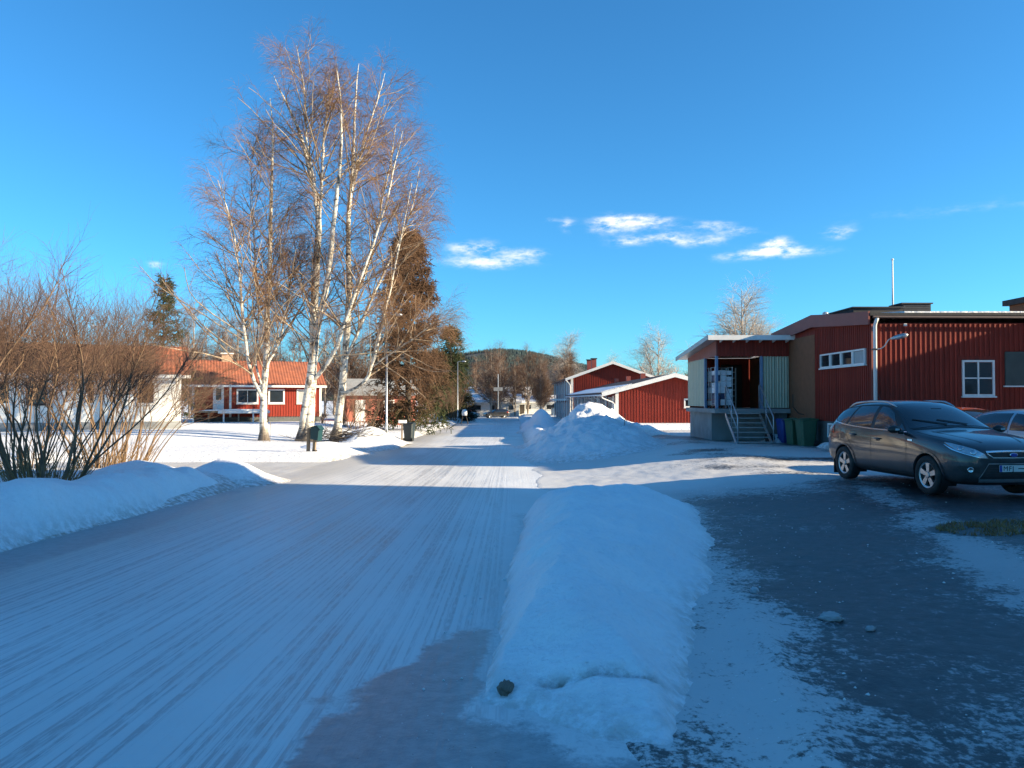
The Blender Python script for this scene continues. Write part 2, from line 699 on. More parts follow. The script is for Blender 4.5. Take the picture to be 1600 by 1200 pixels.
def h_front(X, Y):
    e = e_front(X, Y)
    ee = np.maximum(e, 0)
    h = .68 * (1 - np.exp(-(ee / .50) ** 1.2))
    lump = (.22 * (fbm(X * 1.0, Y * 1.0, 4, 75) - .5) + .11 * (fbm(X * 3.2, Y * 3.2, 4, 76) - .5) - .05 * np.abs(fbm(X * 5, Y * 5, 2, 79) - .5)) * sst(.02, .40, ee)
    foot = .05 * sst(-.45, .12, e) - .02
    rag = .075 * (fbm(X * 8, Y * 8, 3, 77) - .5) * sst(-.5, -.05, e) * sst(.35, .05, e)
    hole = .06 * np.exp(-((Y - 4.72 + .16 * (X - .45)) / .04) ** 2) * sst(.0, .15, X - .12) * sst(.95, .75, X)
    return np.where(e > -.6, h + lump + foot + rag - hole, -.2)


def road_ice(X, Y, Z):
    nb = fbm(X * 2.2, Y * 2.2, 5, 11) - .5
    nb2 = fbm(X * .7, Y * .35, 4, 12) - .5
    xb = -1.12 + np.maximum(0, Y - 4.5) * .43
    patch = sst(-.38, .40, X - xb + .9 * nb) * sst(7.2, 6.0, Y + 1.4 * nb) * sst(1.35, .8, X + .6 * nb)
    patch = patch * (1 - .7 * sst(-.22, .05, e_front(X, Y) + .35 * nb))
    edge = sst(-5.35, -6.1, X + .5 * nb2) * sst(18.5, 16, Y) * .62
    kerb = sst(-5.95, -6.25, X + .35 * nb) * sst(18.6, 17.0, Y)
    right = .30 * sst(-.9, .2, X) * sst(7, 9, Y) * (.4 + nb2 * 2)
    mid = .25 * sst(.05, .3, nb2) * sst(8, 16, Y)
    return np.clip(np.maximum(np.maximum(patch * .95, np.maximum(edge, kerb)), right + mid), 0, 1)


def road_grit(X, Y, Z):
    n = fbm(X * .8, Y * .25, 4, 21)
    return np.clip(.45 * sst(-4.2, -5.9, X + (n - .5)) + .14 * n + .22 * sst(9, 30, Y) * n, 0, .85)


ry = np.concatenate([np.arange(-6, 3, .25), np.arange(3, 14, .07), np.arange(14, 34, .16), np.arange(34, 140, .8)])
rx = np.arange(-6.75, 1.05, .07)
rm_ = grid_mesh('road', rx, ry, lambda X, Y: G(X, Y) + .012 * (fbm(X * 1.4, Y * .35, 3, 31) - .5) - .05 * sst(.92, 1.02, X),
                attrs={'ice': road_ice, 'grit': road_grit})
tag(link('road', rm_, M_ROAD, smooth=True), kind='structure')
dm_ = grid_mesh('driveway', np.arange(-18, -6.2, .15), np.arange(20.6, 30.2, .15), lambda X, Y: G(X, Y) - .02 + .03 * (fbm(X * 1.2, Y * 1.2, 3, 8) - .5) - .03 * sst(-6.8, -6.3, X),
                attrs={'ice': lambda X, Y, Z: .3 * fbm(X, Y, 3, 4), 'grit': lambda X, Y, Z: .25 + .45 * fbm(X * .7, Y * .7, 4, 14)})
tag(link('driveway', dm_, M_ROAD, smooth=True), kind='structure')


def lot_ice(X, Y, Z):
    n = fbm(X * 1.1, Y * 1.1, 5, 41) - .5
    n2 = fbm(X * .35, Y * .5, 4, 42) - .5
    xb = 1.1 + .155 * np.clip(Y, 0, 13)
    a = .34 + .38 * sst(-.55, .65, X - xb + 1.1 * n)
    a = a - .30 * np.exp(-((X - (4.9 + (Y - 7.4) * .27) + .6 * n) / .45) ** 2) * sst(3, 7, Y) * sst(16.5, 14, Y)
    far = -.05 + .38 * sst(2.0, 9, X) + .6 * n2  # less dark ice across the sunlit band, so its colour is brighter
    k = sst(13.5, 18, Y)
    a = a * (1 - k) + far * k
    k2 = sst(23, 26, Y)  # more dark ice where the far lot lies in shade, deepening its tone
    a = a + .3 * sst(1.5, .9, X + .5 * n) * sst(5.2, 4.2, Y)
    turf = sst(1.3, .6, ((X - 6.75) / 1.2) ** 2 + ((Y - 10.15) / .66) ** 2 + .8 * n)
    return np.clip(np.maximum(a + .25 * k2 * sst(3, 8, X) + .5 * n2, turf), 0, 1)


def lot_grit(X, Y, Z):
    d = ((X - 7.6) / 1.5) ** 2 + ((Y - 10.3) / 1.0) ** 2
    return np.clip(sst(1.4, .5, d + .8 * (fbm(X * 2, Y * 2, 4, 51) - .5)) + .25 * fbm(X * .6, Y * .6, 3, 52) + .2 * sst(15, 20, Y), 0, 1)


ly = np.concatenate([np.arange(-6, 2.5, .3), np.arange(2.5, 14, .08), np.arange(14, 27, .16), np.arange(27, 45.5, .6)])
lx = np.concatenate([np.arange(.2, 9, .08), np.arange(9, 24, .5), np.arange(24, 60, 3.0)])


def lot_z(X, Y):
    z = G(X, Y) + .008 - .06 * sst(.80, .50, X + .7 * (fbm(X * .8, Y * .45, 4, 64) - .5))
    ruts = .05 * (fbm(X * 1.3, Y * .9, 4, 61) - .5) + .025 * (fbm(X * 5, Y * 5, 3, 62) - .5)
    ridge = .05 * np.exp(-((X - (1.05 + .14 * Y) - .3 * (fbm(X, Y, 2, 63) - .5)) / .12) ** 2) * sst(3, 4, Y) * sst(8, 6, Y)
    return z + (ruts + ridge) * sst(.5, 1.4, X) * sst(44, 40, Y)


lm_ = grid_mesh('parking_lot', lx, ly, lot_z, attrs={'ice': lot_ice, 'grit': lot_grit, 'packed': lambda X, Y, Z: np.maximum(sst(14.5, 18, Y), .6 * sst(2.2, 1.0, X - .1 * Y))})  # 'packed' brightens the colour from the sunlit band on, and beside the bank
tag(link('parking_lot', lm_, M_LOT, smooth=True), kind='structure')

# ---------------------------------------------------------------- snow banks (heaps the plough left)


def snow_heap(name, x0, x1, y0, y1, step, hf, label, cat='snow bank', dirt=None):
    me = grid_mesh(name, np.arange(x0, x1, step), np.arange(y0, y1, step), lambda X, Y: G(X, Y) + hf(X, Y) - .05,
                   keep=lambda X, Y, Z: hf(X, Y) > .0,
                   attrs={'dirt': dirt or (lambda X, Y, Z: np.clip(.9 * sst(.35, .02, hf(X, Y)), 0, 1))})
    o = link(name, me, M_SNOW, smooth=True)
    return tag(o, label, cat, 'snow heaps left by the plough')


snow_heap('snow_bank', -1.0, 5.0, 3.0, 15.2, .045, h_front, 'long rounded snow bank in the shaded foreground between road and parking lot',
          dirt=lambda X, Y, Z: np.clip(.55 * sst(.22, .02, h_front(X, Y)) + .9 * np.exp(-((Y - 4.72 + .16 * (X - .45)) / .04) ** 2) * sst(0, .15, X - .1) * sst(1., .8, X), 0, 1))


def h_pile(X, Y):
    n = fbm(X * .8, Y * .8, 5, 81) - .5
    def dome(x0, y0, rx_, ry_, hh, p=2.6):
        d = np.sqrt(((X - x0) / rx_) ** 2 + ((Y - y0) / ry_) ** 2) + .25 * (fbm(X * .6, Y * .6, 3, 83) - .5)
        return hh * np.exp(-np.maximum(d, 0) ** p)
    h = dome(3.8, 39.3, 2.3, 2.3, 2.0, 2.0)
    h = np.maximum(h, dome(3.1, 32.6, 2.35, 4.6, 1.42))
    h = np.maximum(h, dome(2.1, 39.5, 1.2, 4.0, 1.1))
    h = np.maximum(h, dome(5.6, 39.5, 1.9, 3.2, .8))
    h = h + .5 * n * sst(.05, .6, h) + .36 * (fbm(X * 3.5, Y * 3.5, 4, 82) - .5) * sst(.1, .7, h)
    return h - .10


snow_heap('snow_pile', -.4, 9, 23, 47, .10, h_pile, 'tall snow pile with a sunlit crest in front of the low red building', 'snow pile',
          dirt=lambda X, Y, Z: np.clip(.5 * sst(.4, .02, h_pile(X, Y)) + .12, 0, 1))


def h_far(X, Y):
    n = fbm(X * .7, Y * .7, 4, 91) - .5
    h = 2.0 * np.exp(-((X - 2.3) / 1.25) ** 2 - ((Y - 62) / 2.6) ** 2)
    h = np.maximum(h, .8 * np.exp(-((X - 1.7) / .75) ** 2) * sst(40, 44, Y) * sst(86, 78, Y))
    return h + .3 * n * sst(.05, .6, h) - .10


snow_heap('snow_pile', -.6, 6, 39, 88, .2, h_far, 'distant blue shaded snow pile beside the road, before the two storey building', 'snow pile')


def h_left(X, Y):
    n = fbm(X * .7, Y * .7, 4, 95) - .5
    c = -7.35 - .02 * (Y - 10) + .35 * (fbm(Y * .4, Y * 0, 3, 96) - .5)
    d = X - c
    prof = np.where(d > 0, np.exp(-(d / .72) ** 4), np.exp(-(d / 1.7) ** 2))
    h = .74 * prof * sst(19.6, 17.4, Y) * sst(-3, 2, Y)
    return h * (1 + .7 * n) + .10 * (fbm(X * 3.2, Y * 3.2, 4, 97) - .5) * sst(.1, .5, h) - .03


snow_heap('snow_bank', -11, -5.9, -3, 20.5, .08, h_left, 'low snow bank along the left kerb below the bare shrubs',
          dirt=lambda X, Y, Z: np.clip(.95 * sst(-6.9, -6.35, X) * sst(.6, .1, h_left(X, Y)) + .05, 0, 1))


def h_heap(X, Y):
    n = fbm(X * .9, Y * .9, 4, 101) - .5
    h = .72 * np.exp(-((X + 7.5) / 1.15) ** 2 - ((Y - 20.2) / 1.25) ** 2)
    h = np.maximum(h, .62 * np.exp(-((X + 9.6) / 1.6) ** 2 - ((Y - 19.8) / 1.4) ** 2))
    return h * (1 + .4 * n) + .10 * (fbm(X * 3, Y * 3, 4, 102) - .5) * sst(.1, .5, h) - .04


snow_heap('snow_heap', -13, -5.4, 16.5, 23.6, .08, h_heap, 'bright sunlit snow heap at the near corner of the driveway', 'snow heap')


def h_mound(X, Y):
    n = fbm(X * .6, Y * .6, 4, 105) - .5
    h = 1.1 * np.exp(-((X + 7.6) / 1.45) ** 2 - ((Y - 41.0) / 4.2) ** 2)
    return h * (1 + .4 * n) + .08 * (fbm(X * 2.5, Y * 2.5, 3, 106) - .5) * sst(.1, .5, h) - .05


snow_heap('snow_heap', -11.5, -5.6, 33, 50, .12, h_mound, 'shaded snow mound round the foot of the near street lamp', 'snow heap')


def h_mail(X, Y):
    n = fbm(X * .7, Y * .7, 4, 108) - .5
    h = .60 * np.exp(-((X + 8.2) / 1.5) ** 2 - ((Y - 33.6) / 2.2) ** 2)
    h = np.maximum(h, .42 * np.exp(-((X + 11.5) / 3.0) ** 2 - ((Y - 31.8) / 1.6) ** 2))
    return h * (1 + .4 * n) - .03


snow_heap('snow_heap', -17, -5.8, 28.6, 39, .14, h_mail, 'sunlit snow heap behind the wooden mailbox post', 'snow heap')

# small loose lumps
rockbm = bmesh.new()
bmesh.ops.create_icosphere(rockbm, subdivisions=3, radius=1)
for v in rockbm.verts:
    n_ = v.co.normalized()
    v.co *= .55 + .95 * float(fbm(n_.x * 2.3 + 3, n_.y * 2.3 + n_.z * 2.9, 4, 7))
rock_me = bpy.data.meshes.new('lump')
rockbm.to_mesh(rock_me)
rockbm.free()
M_STONE = mat('brown_stone', (.20, .16, .12), .85, .3, 4, .5, 20)
M_ICE = mat('grey_ice', (.45, .48, .50), .35, .2, 4, .4, 20)


def lump(name, x, y, sx, sy, sz, m, label, cat, dz=.4):
    o = bpy.data.objects.new(name, rock_me.copy())
    o.data.materials.append(m)
    C.objects.link(o)
    o.location = (x, y, g(x, y) + sz * dz + .01)
    o.scale = (sx, sy, sz)
    o.rotation_euler = (0, 0, x * 7 + y)
    o.data.polygons.foreach_set('use_smooth', np.ones(len(o.data.polygons), bool))
    return tag(o, label, cat)


lump('stone', -.04, 4.78, .085, .05, .04, M_STONE, 'brown stone at the front foot of the foreground snow bank', 'stone', .9)
lump('ice_lump', 2.62, 6.35, .09, .06, .045, M_SNOW, 'largest grey ice lump lying on the dark parking lot', 'ice lump', .6)
lump('ice_lump', 2.80, 6.05, .045, .03, .022, M_SNOW, 'small flat ice lump just before the largest lump', 'ice lump', .6)
lump('ice_lump', 2.30, 7.35, .05, .04, .04, M_ICE, 'small round ice lump between snow bank and largest lump', 'ice lump', .6)
lump('ice_lump', .22, 3.62, .07, .05, .03, M_ICE, 'grey ice lump at the bottom edge on the dark ice', 'ice lump', .6)
# crumbs of ice and frozen slush strewn over the lot and round the foot of the bank: uncountable
ncr = 2600
cy = 2.6 + 13.5 * rng.uniform(0, 1, ncr) ** 1.5
cx = rng.uniform(-.9, 9.0, ncr)
hb_ = h_front(cx, cy)
dens = .06 + .9 * sst(.12, .0, np.abs(hb_)) * (np.abs(hb_) < .15) + .55 * (fbm(cx * 1.3, cy * 1.3, 4, 201) > .54) * (cx > 1.2)
ok = (rng.uniform(0, 1, ncr) < dens) & (hb_ < .3) & ~((cx < 1.3) & (hb_ < -.1))
cx, cy = cx[ok], cy[ok]
cz = np.maximum(np.where(cx > .7, lot_z(cx, cy), G(cx, cy)), G(cx, cy) + h_front(cx, cy) - .05)
cs = .003 + .010 * rng.uniform(0, 1, len(cx)) ** 6 + .0002 * cy
oc = np.array([(1, 0, 0), (0, 1, 0), (-1, 0, 0), (0, -1, 0), (0, 0, 1), (0, 0, -1)], float)
ov = oc[None] * rng.uniform(.55, 1.35, (len(cx), 6, 3)) * cs[:, None, None] * np.array([1.2, 1.2, .75])
ca, sa = np.cos(cx * 99), np.sin(cx * 99)
ox = ov[..., 0] * ca[:, None] - ov[..., 1] * sa[:, None]
oy = ov[..., 0] * sa[:, None] + ov[..., 1] * ca[:, None]
CV = np.stack([ox + cx[:, None], oy + cy[:, None], ov[..., 2] + (cz + cs * .35)[:, None]], -1).reshape(-1, 3)
of = np.array([(0, 1, 4), (1, 2, 4), (2, 3, 4), (3, 0, 4), (1, 0, 5), (2, 1, 5), (3, 2, 5), (0, 3, 5)])
CF = (of[None] + (np.arange(len(cx)) * 6)[:, None, None]).reshape(-1, 3)
tag(link('ice_crumbs', mesh_arrays('ice_crumbs', CV, CF), M_SNOW), 'loose crumbs of ice and slush strewn over the dark lot', 'ice crumbs', kind='stuff')

# worn brown turf showing through at the right edge
nt_ = 2600
ta = rng.uniform(0, 2 * math.pi, nt_)
tr_ = np.sqrt(rng.uniform(0, 1, nt_))
tx, ty = 6.75 + 1.15 * tr_ * np.cos(ta), 10.15 + .62 * tr_ * np.sin(ta)
keept = fbm(tx * 2.2, ty * 2.2, 3, 211) > .40
tx, ty = tx[keept], ty[keept]
tz = lot_z(tx, ty) - .004
tdx, tdy = rng.normal(0, .03, len(tx)), rng.normal(0, .03, len(tx))
thh = rng.uniform(.03, .075, len(tx))
twd = .007
TV = np.stack([np.stack([tx - twd, ty, tz], -1), np.stack([tx + twd, ty + twd, tz], -1), np.stack([tx + tdx, ty + tdy, tz + thh], -1)], 1).reshape(-1, 3)
TQ = np.arange(len(tx) * 3).reshape(-1, 3)
tag(link('turf', mesh_arrays('turf', TV, TQ), mat('brown_turf', (.30, .20, .08), .9, .35, 3, spec=.2)), 'worn brown grass showing at the right edge before the SUV', 'grass', kind='stuff')

# ---------------------------------------------------------------- hill
hx = np.linspace(-2600, 2600, 160)
hy = np.linspace(1250, 2600, 60)


def hill_z(X, Y):
    prof = 84 * np.exp(-((X + 25) / 245) ** 2) + 50 * np.exp(-((X - 1000) / 520) ** 2) + 62 * np.exp(-((X + 1100) / 500) ** 2) + 34
    t = np.clip((Y - 1250) / 600, 0, 1)
    return prof * (t * t * (3 - 2 * t)) * (1 - .3 * sst(1900, 2600, Y)) - 4 + 5 * (fbm(X * .01, Y * .01, 3, 111) - .5)


M_HILL = mat('forest_floor', (.030, .046, .042), .95, .4, .02, dark=(.10, .13, .15), dfac=.5, dscale=.012)  # bluish tint in the colour stands in for distance haze
tag(link('hill', grid_mesh('hill', hx, hy, hill_z), M_HILL, smooth=True), kind='structure')
# conifers on the hill: one mass
nF = 26000
fx = rng.uniform(-330, 560, nF)
fy = rng.uniform(1290, 1950, nF)
keepm = fbm(fx * .012, fy * .012, 3, 121) > .33
fx, fy = fx[keepm], fy[keepm]
fz = hill_z(fx, fy)
fh = rng.uniform(5, 10, len(fx))
fr = fh * rng.uniform(.16, .24, len(fx))
ka = np.arange(3) * 2 * math.pi / 3 + .4
ring = np.stack([fx[:, None] + fr[:, None] * np.cos(ka), fy[:, None] + fr[:, None] * np.sin(ka), np.repeat(fz[:, None] + 1, 3, 1)], -1)
tip = np.stack([fx, fy, fz + fh], -1)[:, None]
FV = np.concatenate([ring, tip], 1).reshape(-1, 3)
b0 = (np.arange(len(fx)) * 4)[:, None]
FQ = np.stack([np.stack([b0[:, 0] + j, b0[:, 0] + (j + 1) % 3, b0[:, 0] + 3], -1) for j in range(3)], 1).reshape(-1, 3)
M_FAR = mat('far_conifer', (.028, .052, .050), .9, .45, .03)  # blue of the distant air mixed into the needle colour
tag(link('hill_forest', mesh_arrays('hill_forest', FV, FQ), M_FAR), 'dark conifer forest covering the distant hill', 'forest', kind='stuff')

# ================================================================== BUILDINGS


def window(parent, face, a0, a1, z0, z1, plane, bars=1, rows=1, fw=.07, m_frame=None, name='window', glass=None, sill=True):
    """a window on a wall: face '-y' (a = x, plane = y of the wall) or '-x' (a = y, plane = x of the wall)"""
    m_frame = m_frame or M_WHITE

    def bx(mb, p0, p1, q0, q1, d0, d1):
        if face == '-y':
            mb.box(p0, p1, plane - d1, plane - d0, q0, q1)
        else:
            mb.box(plane - d1, plane - d0, p0, p1, q0, q1)
    fr = MB()
    bx(fr, a0, a1, z0, z0 + fw, .0, .06)
    bx(fr, a0, a1, z1 - fw, z1, .0, .06)
    bx(fr, a0, a0 + fw, z0 + fw, z1 - fw, .0, .06)
    bx(fr, a1 - fw, a1, z0 + fw, z1 - fw, .0, .06)
    o = fr.build(name, m_frame, parent)
    w_ = (a1 - a0 - 2 * fw) / bars
    h_ = (z1 - z0 - 2 * fw) / rows
    for i in range(bars):
        for j in range(rows):
            p = MB()
            bx(p, a0 + fw + i * w_ + .012, a0 + fw + (i + 1) * w_ - .012, z0 + fw + j * h_ + .012, z0 + fw + (j + 1) * h_ - .012, .004, .014)
            p.build('pane', glass or M_GLASS, o)
    mu = MB()
    k = 0
    for i in range(1, bars):
        bx(mu, a0 + fw + i * w_ - .022, a0 + fw + i * w_ + .022, z0 + fw, z1 - fw, .004, .045)
        k = 1
    for j in range(1, rows):
        bx(mu, a0 + fw, a1 - fw, z0 + fw + j * h_ - .02, z0 + fw + j * h_ + .02, .004, .04)
        k = 1
    if k:
        mu.build('glazing_bar', m_frame, o)
    if sill:
        s_ = MB()
        bx(s_, a0 - .03, a1 + .03, z0 - .045, z0 - .002, .0, .11)
        s_.build('sill', m_frame, o)
    return o


def batten_set(parent, face, plane, a0, a1, step, zlo, zhi, m, wid=.05, dep=.024, holes=(), name='batten', merge=False):
    """vertical battens, each a piece of its own; zhi may be a function of a; holes = [(a0,a1,z0,z1)]"""
    cache = {}
    one = MB()
    a = a0
    while a <= a1:
        zt = zhi(a) if callable(zhi) else zhi
        spans = [(zlo, zt)]
        for h0, h1, q0, q1 in holes:
            if h0 - wid / 2 < a < h1 + wid / 2:
                ns = []
                for s0, s1 in spans:
                    if q1 <= s0 or q0 >= s1:
                        ns.append((s0, s1))
                        continue
                    if q0 > s0:
                        ns.append((s0, q0))
                    if q1 < s1:
                        ns.append((q1, s1))
                spans = ns
        for s0, s1 in spans:
            if s1 - s0 < .05:
                continue
            key = (round(s0, 3), round(s1, 3))
            if merge:
                if face == '-y':
                    one.box(a - wid / 2, a + wid / 2, plane - dep, plane, s0, s1)
                else:
                    one.box(plane - dep, plane, a - wid / 2, a + wid / 2, s0, s1)
                continue
            if key not in cache:
                if face == '-y':
                    mb = MB().box(-wid / 2, wid / 2, -dep, 0, s0, s1)
                else:
                    mb = MB().box(-dep, 0, -wid / 2, wid / 2, s0, s1)
                cache[key] = mb.mesh(name)
                cache[key].materials.append(m)
            o = bpy.data.objects.new(name, cache[key])
            C.objects.link(o)
            o.parent = parent
            o.location = (a, plane, 0) if face == '-y' else (plane, a, 0)
        a += step
    if merge:
        o = one.build(name, m, parent)
        o['kind'] = 'stuff'


# ---------------------------------------------------------------- the big red workshop on the right
ws = thing('red_workshop', (11.2, 24, 0), 'big red board clad workshop with strip windows behind the parked cars', 'building')
MB().prism([(.03, .0, .93), (.03, 8.6, .93), (.03, 8.6, 4.12), (.03, 4.4, 4.42), (.03, .0, 4.08)], (10.8, 0, 0)).build('wall', M_RED, ws)
box('plinth', .06, 10.8, .04, 8.6, -.3, .93, M_DKCONC, ws)
box('rendered_panel', 0, .03, 4.5, 8.6, .90, 4.1, M_BROWN, ws)['label'] = 'plain brown rendered wall panel'
sw = [(.40 + i * .895, .40 + i * .895 + .86) for i in range(4)]
batten_set(ws, '-x', .03, .10, 4.45, .15, .93, lambda a: 4.06 + .05 * a, M_RED, holes=[(.36, 3.99, 2.77, 3.36)])
batten_set(ws, '-y', .0, .14, 10.7, .155, .80, 4.05, M_RED, holes=[(2.68, 3.94, 1.66, 3.06), (4.1, 5.5, 2.08, 3.22)])
M_STRIPG = [M_GLASS, M_GLASS, M_GLASS, M_CURT]
for i, (a, b) in enumerate(sw):
    window(ws, '-x', a, b, 2.82, 3.32, .03, 1, 1, .05, M_WHITE, glass=M_STRIPG[3 - i], sill=False)
MB().box(-.06, .03, .36, 4.0, 2.775, 2.815).build('sill', M_WHITE, ws)
window(ws, '-y', 2.81, 3.81, 1.80, 2.92, .0, 2, 2, .06, M_WHITE)
box('window_panel', 2.68, 3.94, -.012, -.002, 1.66, 3.06, M_RED, ws)
sh = box('shutter', 4.15, 5.45, -.05, -.004, 2.13, 3.18, mat('green_grey_board', (.06, .075, .068), .7, .15, 4, .2, 30), ws)
box('sill', 4.1, 5.5, -.09, -.004, 2.085, 2.125, M_WHITE, ws)
for a in (2.45, 6.2):
    window(ws, '-x', a, a + .95, .36, .86, .06, 1, 1, .06, M_WHITE, glass=M_CURT if a < 3 else M_GLASS, sill=False)
# roof, fascia, gutter
MB().prism([(-.1, -.14, 4.30), (-.1, 4.4, 4.66), (-.1, 8.8, 4.36), (-.1, 8.8, 4.44), (-.1, 4.4, 4.74), (-.1, -.14, 4.38)], (11.0, 0, 0)).build('roof', M_TAR, ws)
fa = MB()
fa.prism([(-.16, -.16, 4.02), (-.16, 2.2, 4.19), (-.16, 2.2, 4.605), (-.16, -.16, 4.435)], (.055, 0, 0))
fa.build('fascia', M_REDT, ws)
MB().prism([(-.16, 2.206, 4.19), (-.16, 4.4, 4.36), (-.16, 4.4, 4.815), (-.16, 2.206, 4.605)], (.055, 0, 0)).build('fascia', M_REDT, ws)
MB().prism([(-.16, 4.406, 4.36), (-.16, 8.8, 4.06), (-.16, 8.8, 4.50), (-.16, 4.406, 4.815)], (.055, 0, 0)).build('fascia', M_REDT, ws)
MB().box(-.1, 10.9, -.17, -.145, 4.30, 4.385).build('eaves_board', M_TAR, ws)
MB().tube([(-.05, -.25, 4.245), (10.9, -.25, 4.20)], .042, 10).build('gutter', mat('brown_gutter', (.09, .06, .05), .5, .15, 6), ws)
MB().tube([(.08, -.25, 4.22), (.06, -.2, 4.10), (.06, -.13, 4.0), (.06, -.13, -.1)], .055, 12).build('downpipe', M_WHITE, ws, smooth=True)
MB().prism([(1.2, .3, 4.42), (1.2, 3.9, 4.71), (1.2, 3.9, 4.79), (1.2, .3, 4.485)], (9.6, 0, 0)).build('roof_snow', M_SNOW, ws)
box('corner_board', -.005, .12, -.026, -.002, .8, 4.05, M_REDT, ws)
box('junction_box', 1.0, 1.09, -.07, -.025, 3.98, 4.06, M_WHITE, ws)

lp = thing('wall_lamp', (11.26, 23.87, 3.25), 'curved grey street lamp arm clamped to the white downpipe', 'lamp')
lp.scale = (.85, .85, .85)
MB().box(-.09, .07, -.075, .09, -.03, .03).build('clamp', M_DKMET, lp)
MB().tube([(.03, -.05, 0), (.16, -.14, .02), (.26, -.20, .12), (.34, -.26, .30), (.42, -.31, .38)], .022, 8).build('arm', M_STEEL, lp, smooth=True)
hd = MB()
hp = Vector((.40, -.30, .36))
hdv = Vector((.50, -.30, .13)).normalized()
hd.tube([hp, hp + hdv * .06, hp + hdv * .2, hp + hdv * .42, hp + hdv * .55, hp + hdv * .6], [.02, .05, .085, .095, .07, .015], 14)
hd.build('lamp_head', M_STEEL, lp, smooth=True)

rv = thing('roof_vent', (14.1, 27.2, 4.72), 'black louvred vent box on the workshop roof', 'vent')
MB().box(-.5, .5, -.4, .4, -.12, .30).build('housing', M_TAR, rv)
for k in range(5):
    MB().box(-.47, .47, -.425, -.402, -.02 + k * .06, .022 + k * .06).build('louvre', M_DKMET, rv)
MB().box(-.55, .55, -.46, .46, .302, .345).build('lid', M_TAR, rv)
fp = thing('flag_pole', (13.82, 27.9, 4.7), 'thin white pole standing on the workshop roof', 'pole')
MB().tube([(0, 0, -.1), (0, 0, 2.05)], [.035, .025], 10).build('shaft', M_WHITE, fp, smooth=True)
MB().lathe([(.0, 2.03), (.045, 2.06), (.045, 2.10), (.0, 2.13)], k=12).build('cap', M_WHITE, fp)
sk = thing('roof_hatch', (11.95, 28.35, 4.72), 'low black roof hatch at the ridge end of the workshop', 'hatch')
MB().box(-.2, 1.5, -1.9, .1, -.1, .13).build('curb', M_TAR, sk)
MB().box(-.26, 1.56, -1.96, .16, .132, .165).build('lid', M_DKMET, sk)
MB().tube([(-.3, .25, -.1), (-.3, .25, .12)], .07, 10).lathe([(.10, .12), (.10, .2), (.02, .24)], (-.3, .25, 0), k=10).build('vent_pipe', M_STEEL, sk)

# taller block behind, and unseen shadow casters added east of the frame
tb = thing('brown_tower_block', (27.4, 34.2, 0), 'taller brown block with black roof edge behind the workshop', 'building')
box('wall', -4.5, 5, -1.2, 1.2, -.3, 6.0, M_BROWN, tb)
box('roof', -4.7, 5.2, -1.4, 1.4, 6.004, 6.25, M_TAR, tb)
MB().tube([(-4.5, -1.23, 5.85), (-3.4, -1.24, 5.65), (-2.0, -1.24, 5.6), (0, -1.24, 5.8)], .015, 6).build('cable', M_STEEL, tb)


def wing(name, x0, x1, y0, y1, h, label, m):  # block outside the view, added to cast shadow
    t = thing(name, ((x0 + x1) / 2, (y0 + y1) / 2, 0), label, 'building')
    a, b = (x1 - x0) / 2, (y1 - y0) / 2
    box('wall', -a, a, -b, b, -.4, h - .25, m, t)
    box('roof', -a - .02, a + .1, -b, b, h - .246, h, M_TAR, t)
    n = max(1, int(2 * b / 3.2))
    for i in range(n):
        c = -b + (i + .5) * 2 * b / n
        window(t, '-x', c - .55, c + .55, 1.2, 2.5, -a, 2, 1, .07)
    return t


wing('red_shadow_block', 22.05, 36, 19.6, 28, 6.0, 'unseen red block added past the right edge to cast shadow', M_RED)  # added out of view; its top edge shades the workshop wall
wing('tall_shadow_block', 22, 40, -45, 8.48, 11.6, 'unseen tall cream block added right of the camera to cast shadow', M_OFFW)  # added out of view; shades the foreground, cream walls bounce fill light
wing('narrow_shadow_block', 22, 30, 8.92, 12.6, 11.6, 'unseen narrow cream block added beside the tall one to cast shadow', M_OFFW)  # added out of view; the gap beside it lets a thin sun streak through

# ---------------------------------------------------------------- loading dock
dk = thing('loading_dock', (8.2, 31, 0), 'raised open loading dock with pale sheet walls and steel stair', 'loading dock')
box('base', .12, 2.95, 1.15, 5.0, -.5, 1.14, M_CONC, dk)
box('deck', -.06, 2.98, -.05, 5.05, 1.145, 1.32, M_CONC, dk)
box('pier', 2.55, 2.9, .1, .45, -.3, 1.142, M_DKCONC, dk)
for yy in (1.85, .06):
    box('post', .0, .1, yy - .05, yy + .06, 1.322, 3.46, M_BLUEP, dk)
box('post', 1.80, 1.90, .0, .1, 1.322, 3.46, M_BLUEP, dk)
for i in range(3):
    y0 = 1.92 + i * 1.03
    sm = MB()
    nn = 24
    pts = [(0.02 + .012 * math.cos(j * math.pi * .9), y0 + j * 1.02 / nn) for j in range(nn + 1)]
    vs = [(p[0], p[1], 1.40) for p in pts] + [(p[0], p[1], 3.44) for p in pts]
    sm.add(vs, [(j, j + 1, nn + 2 + j, nn + 1 + j) for j in range(nn)])
    sm.build('wall_sheet', M_PALE, dk)
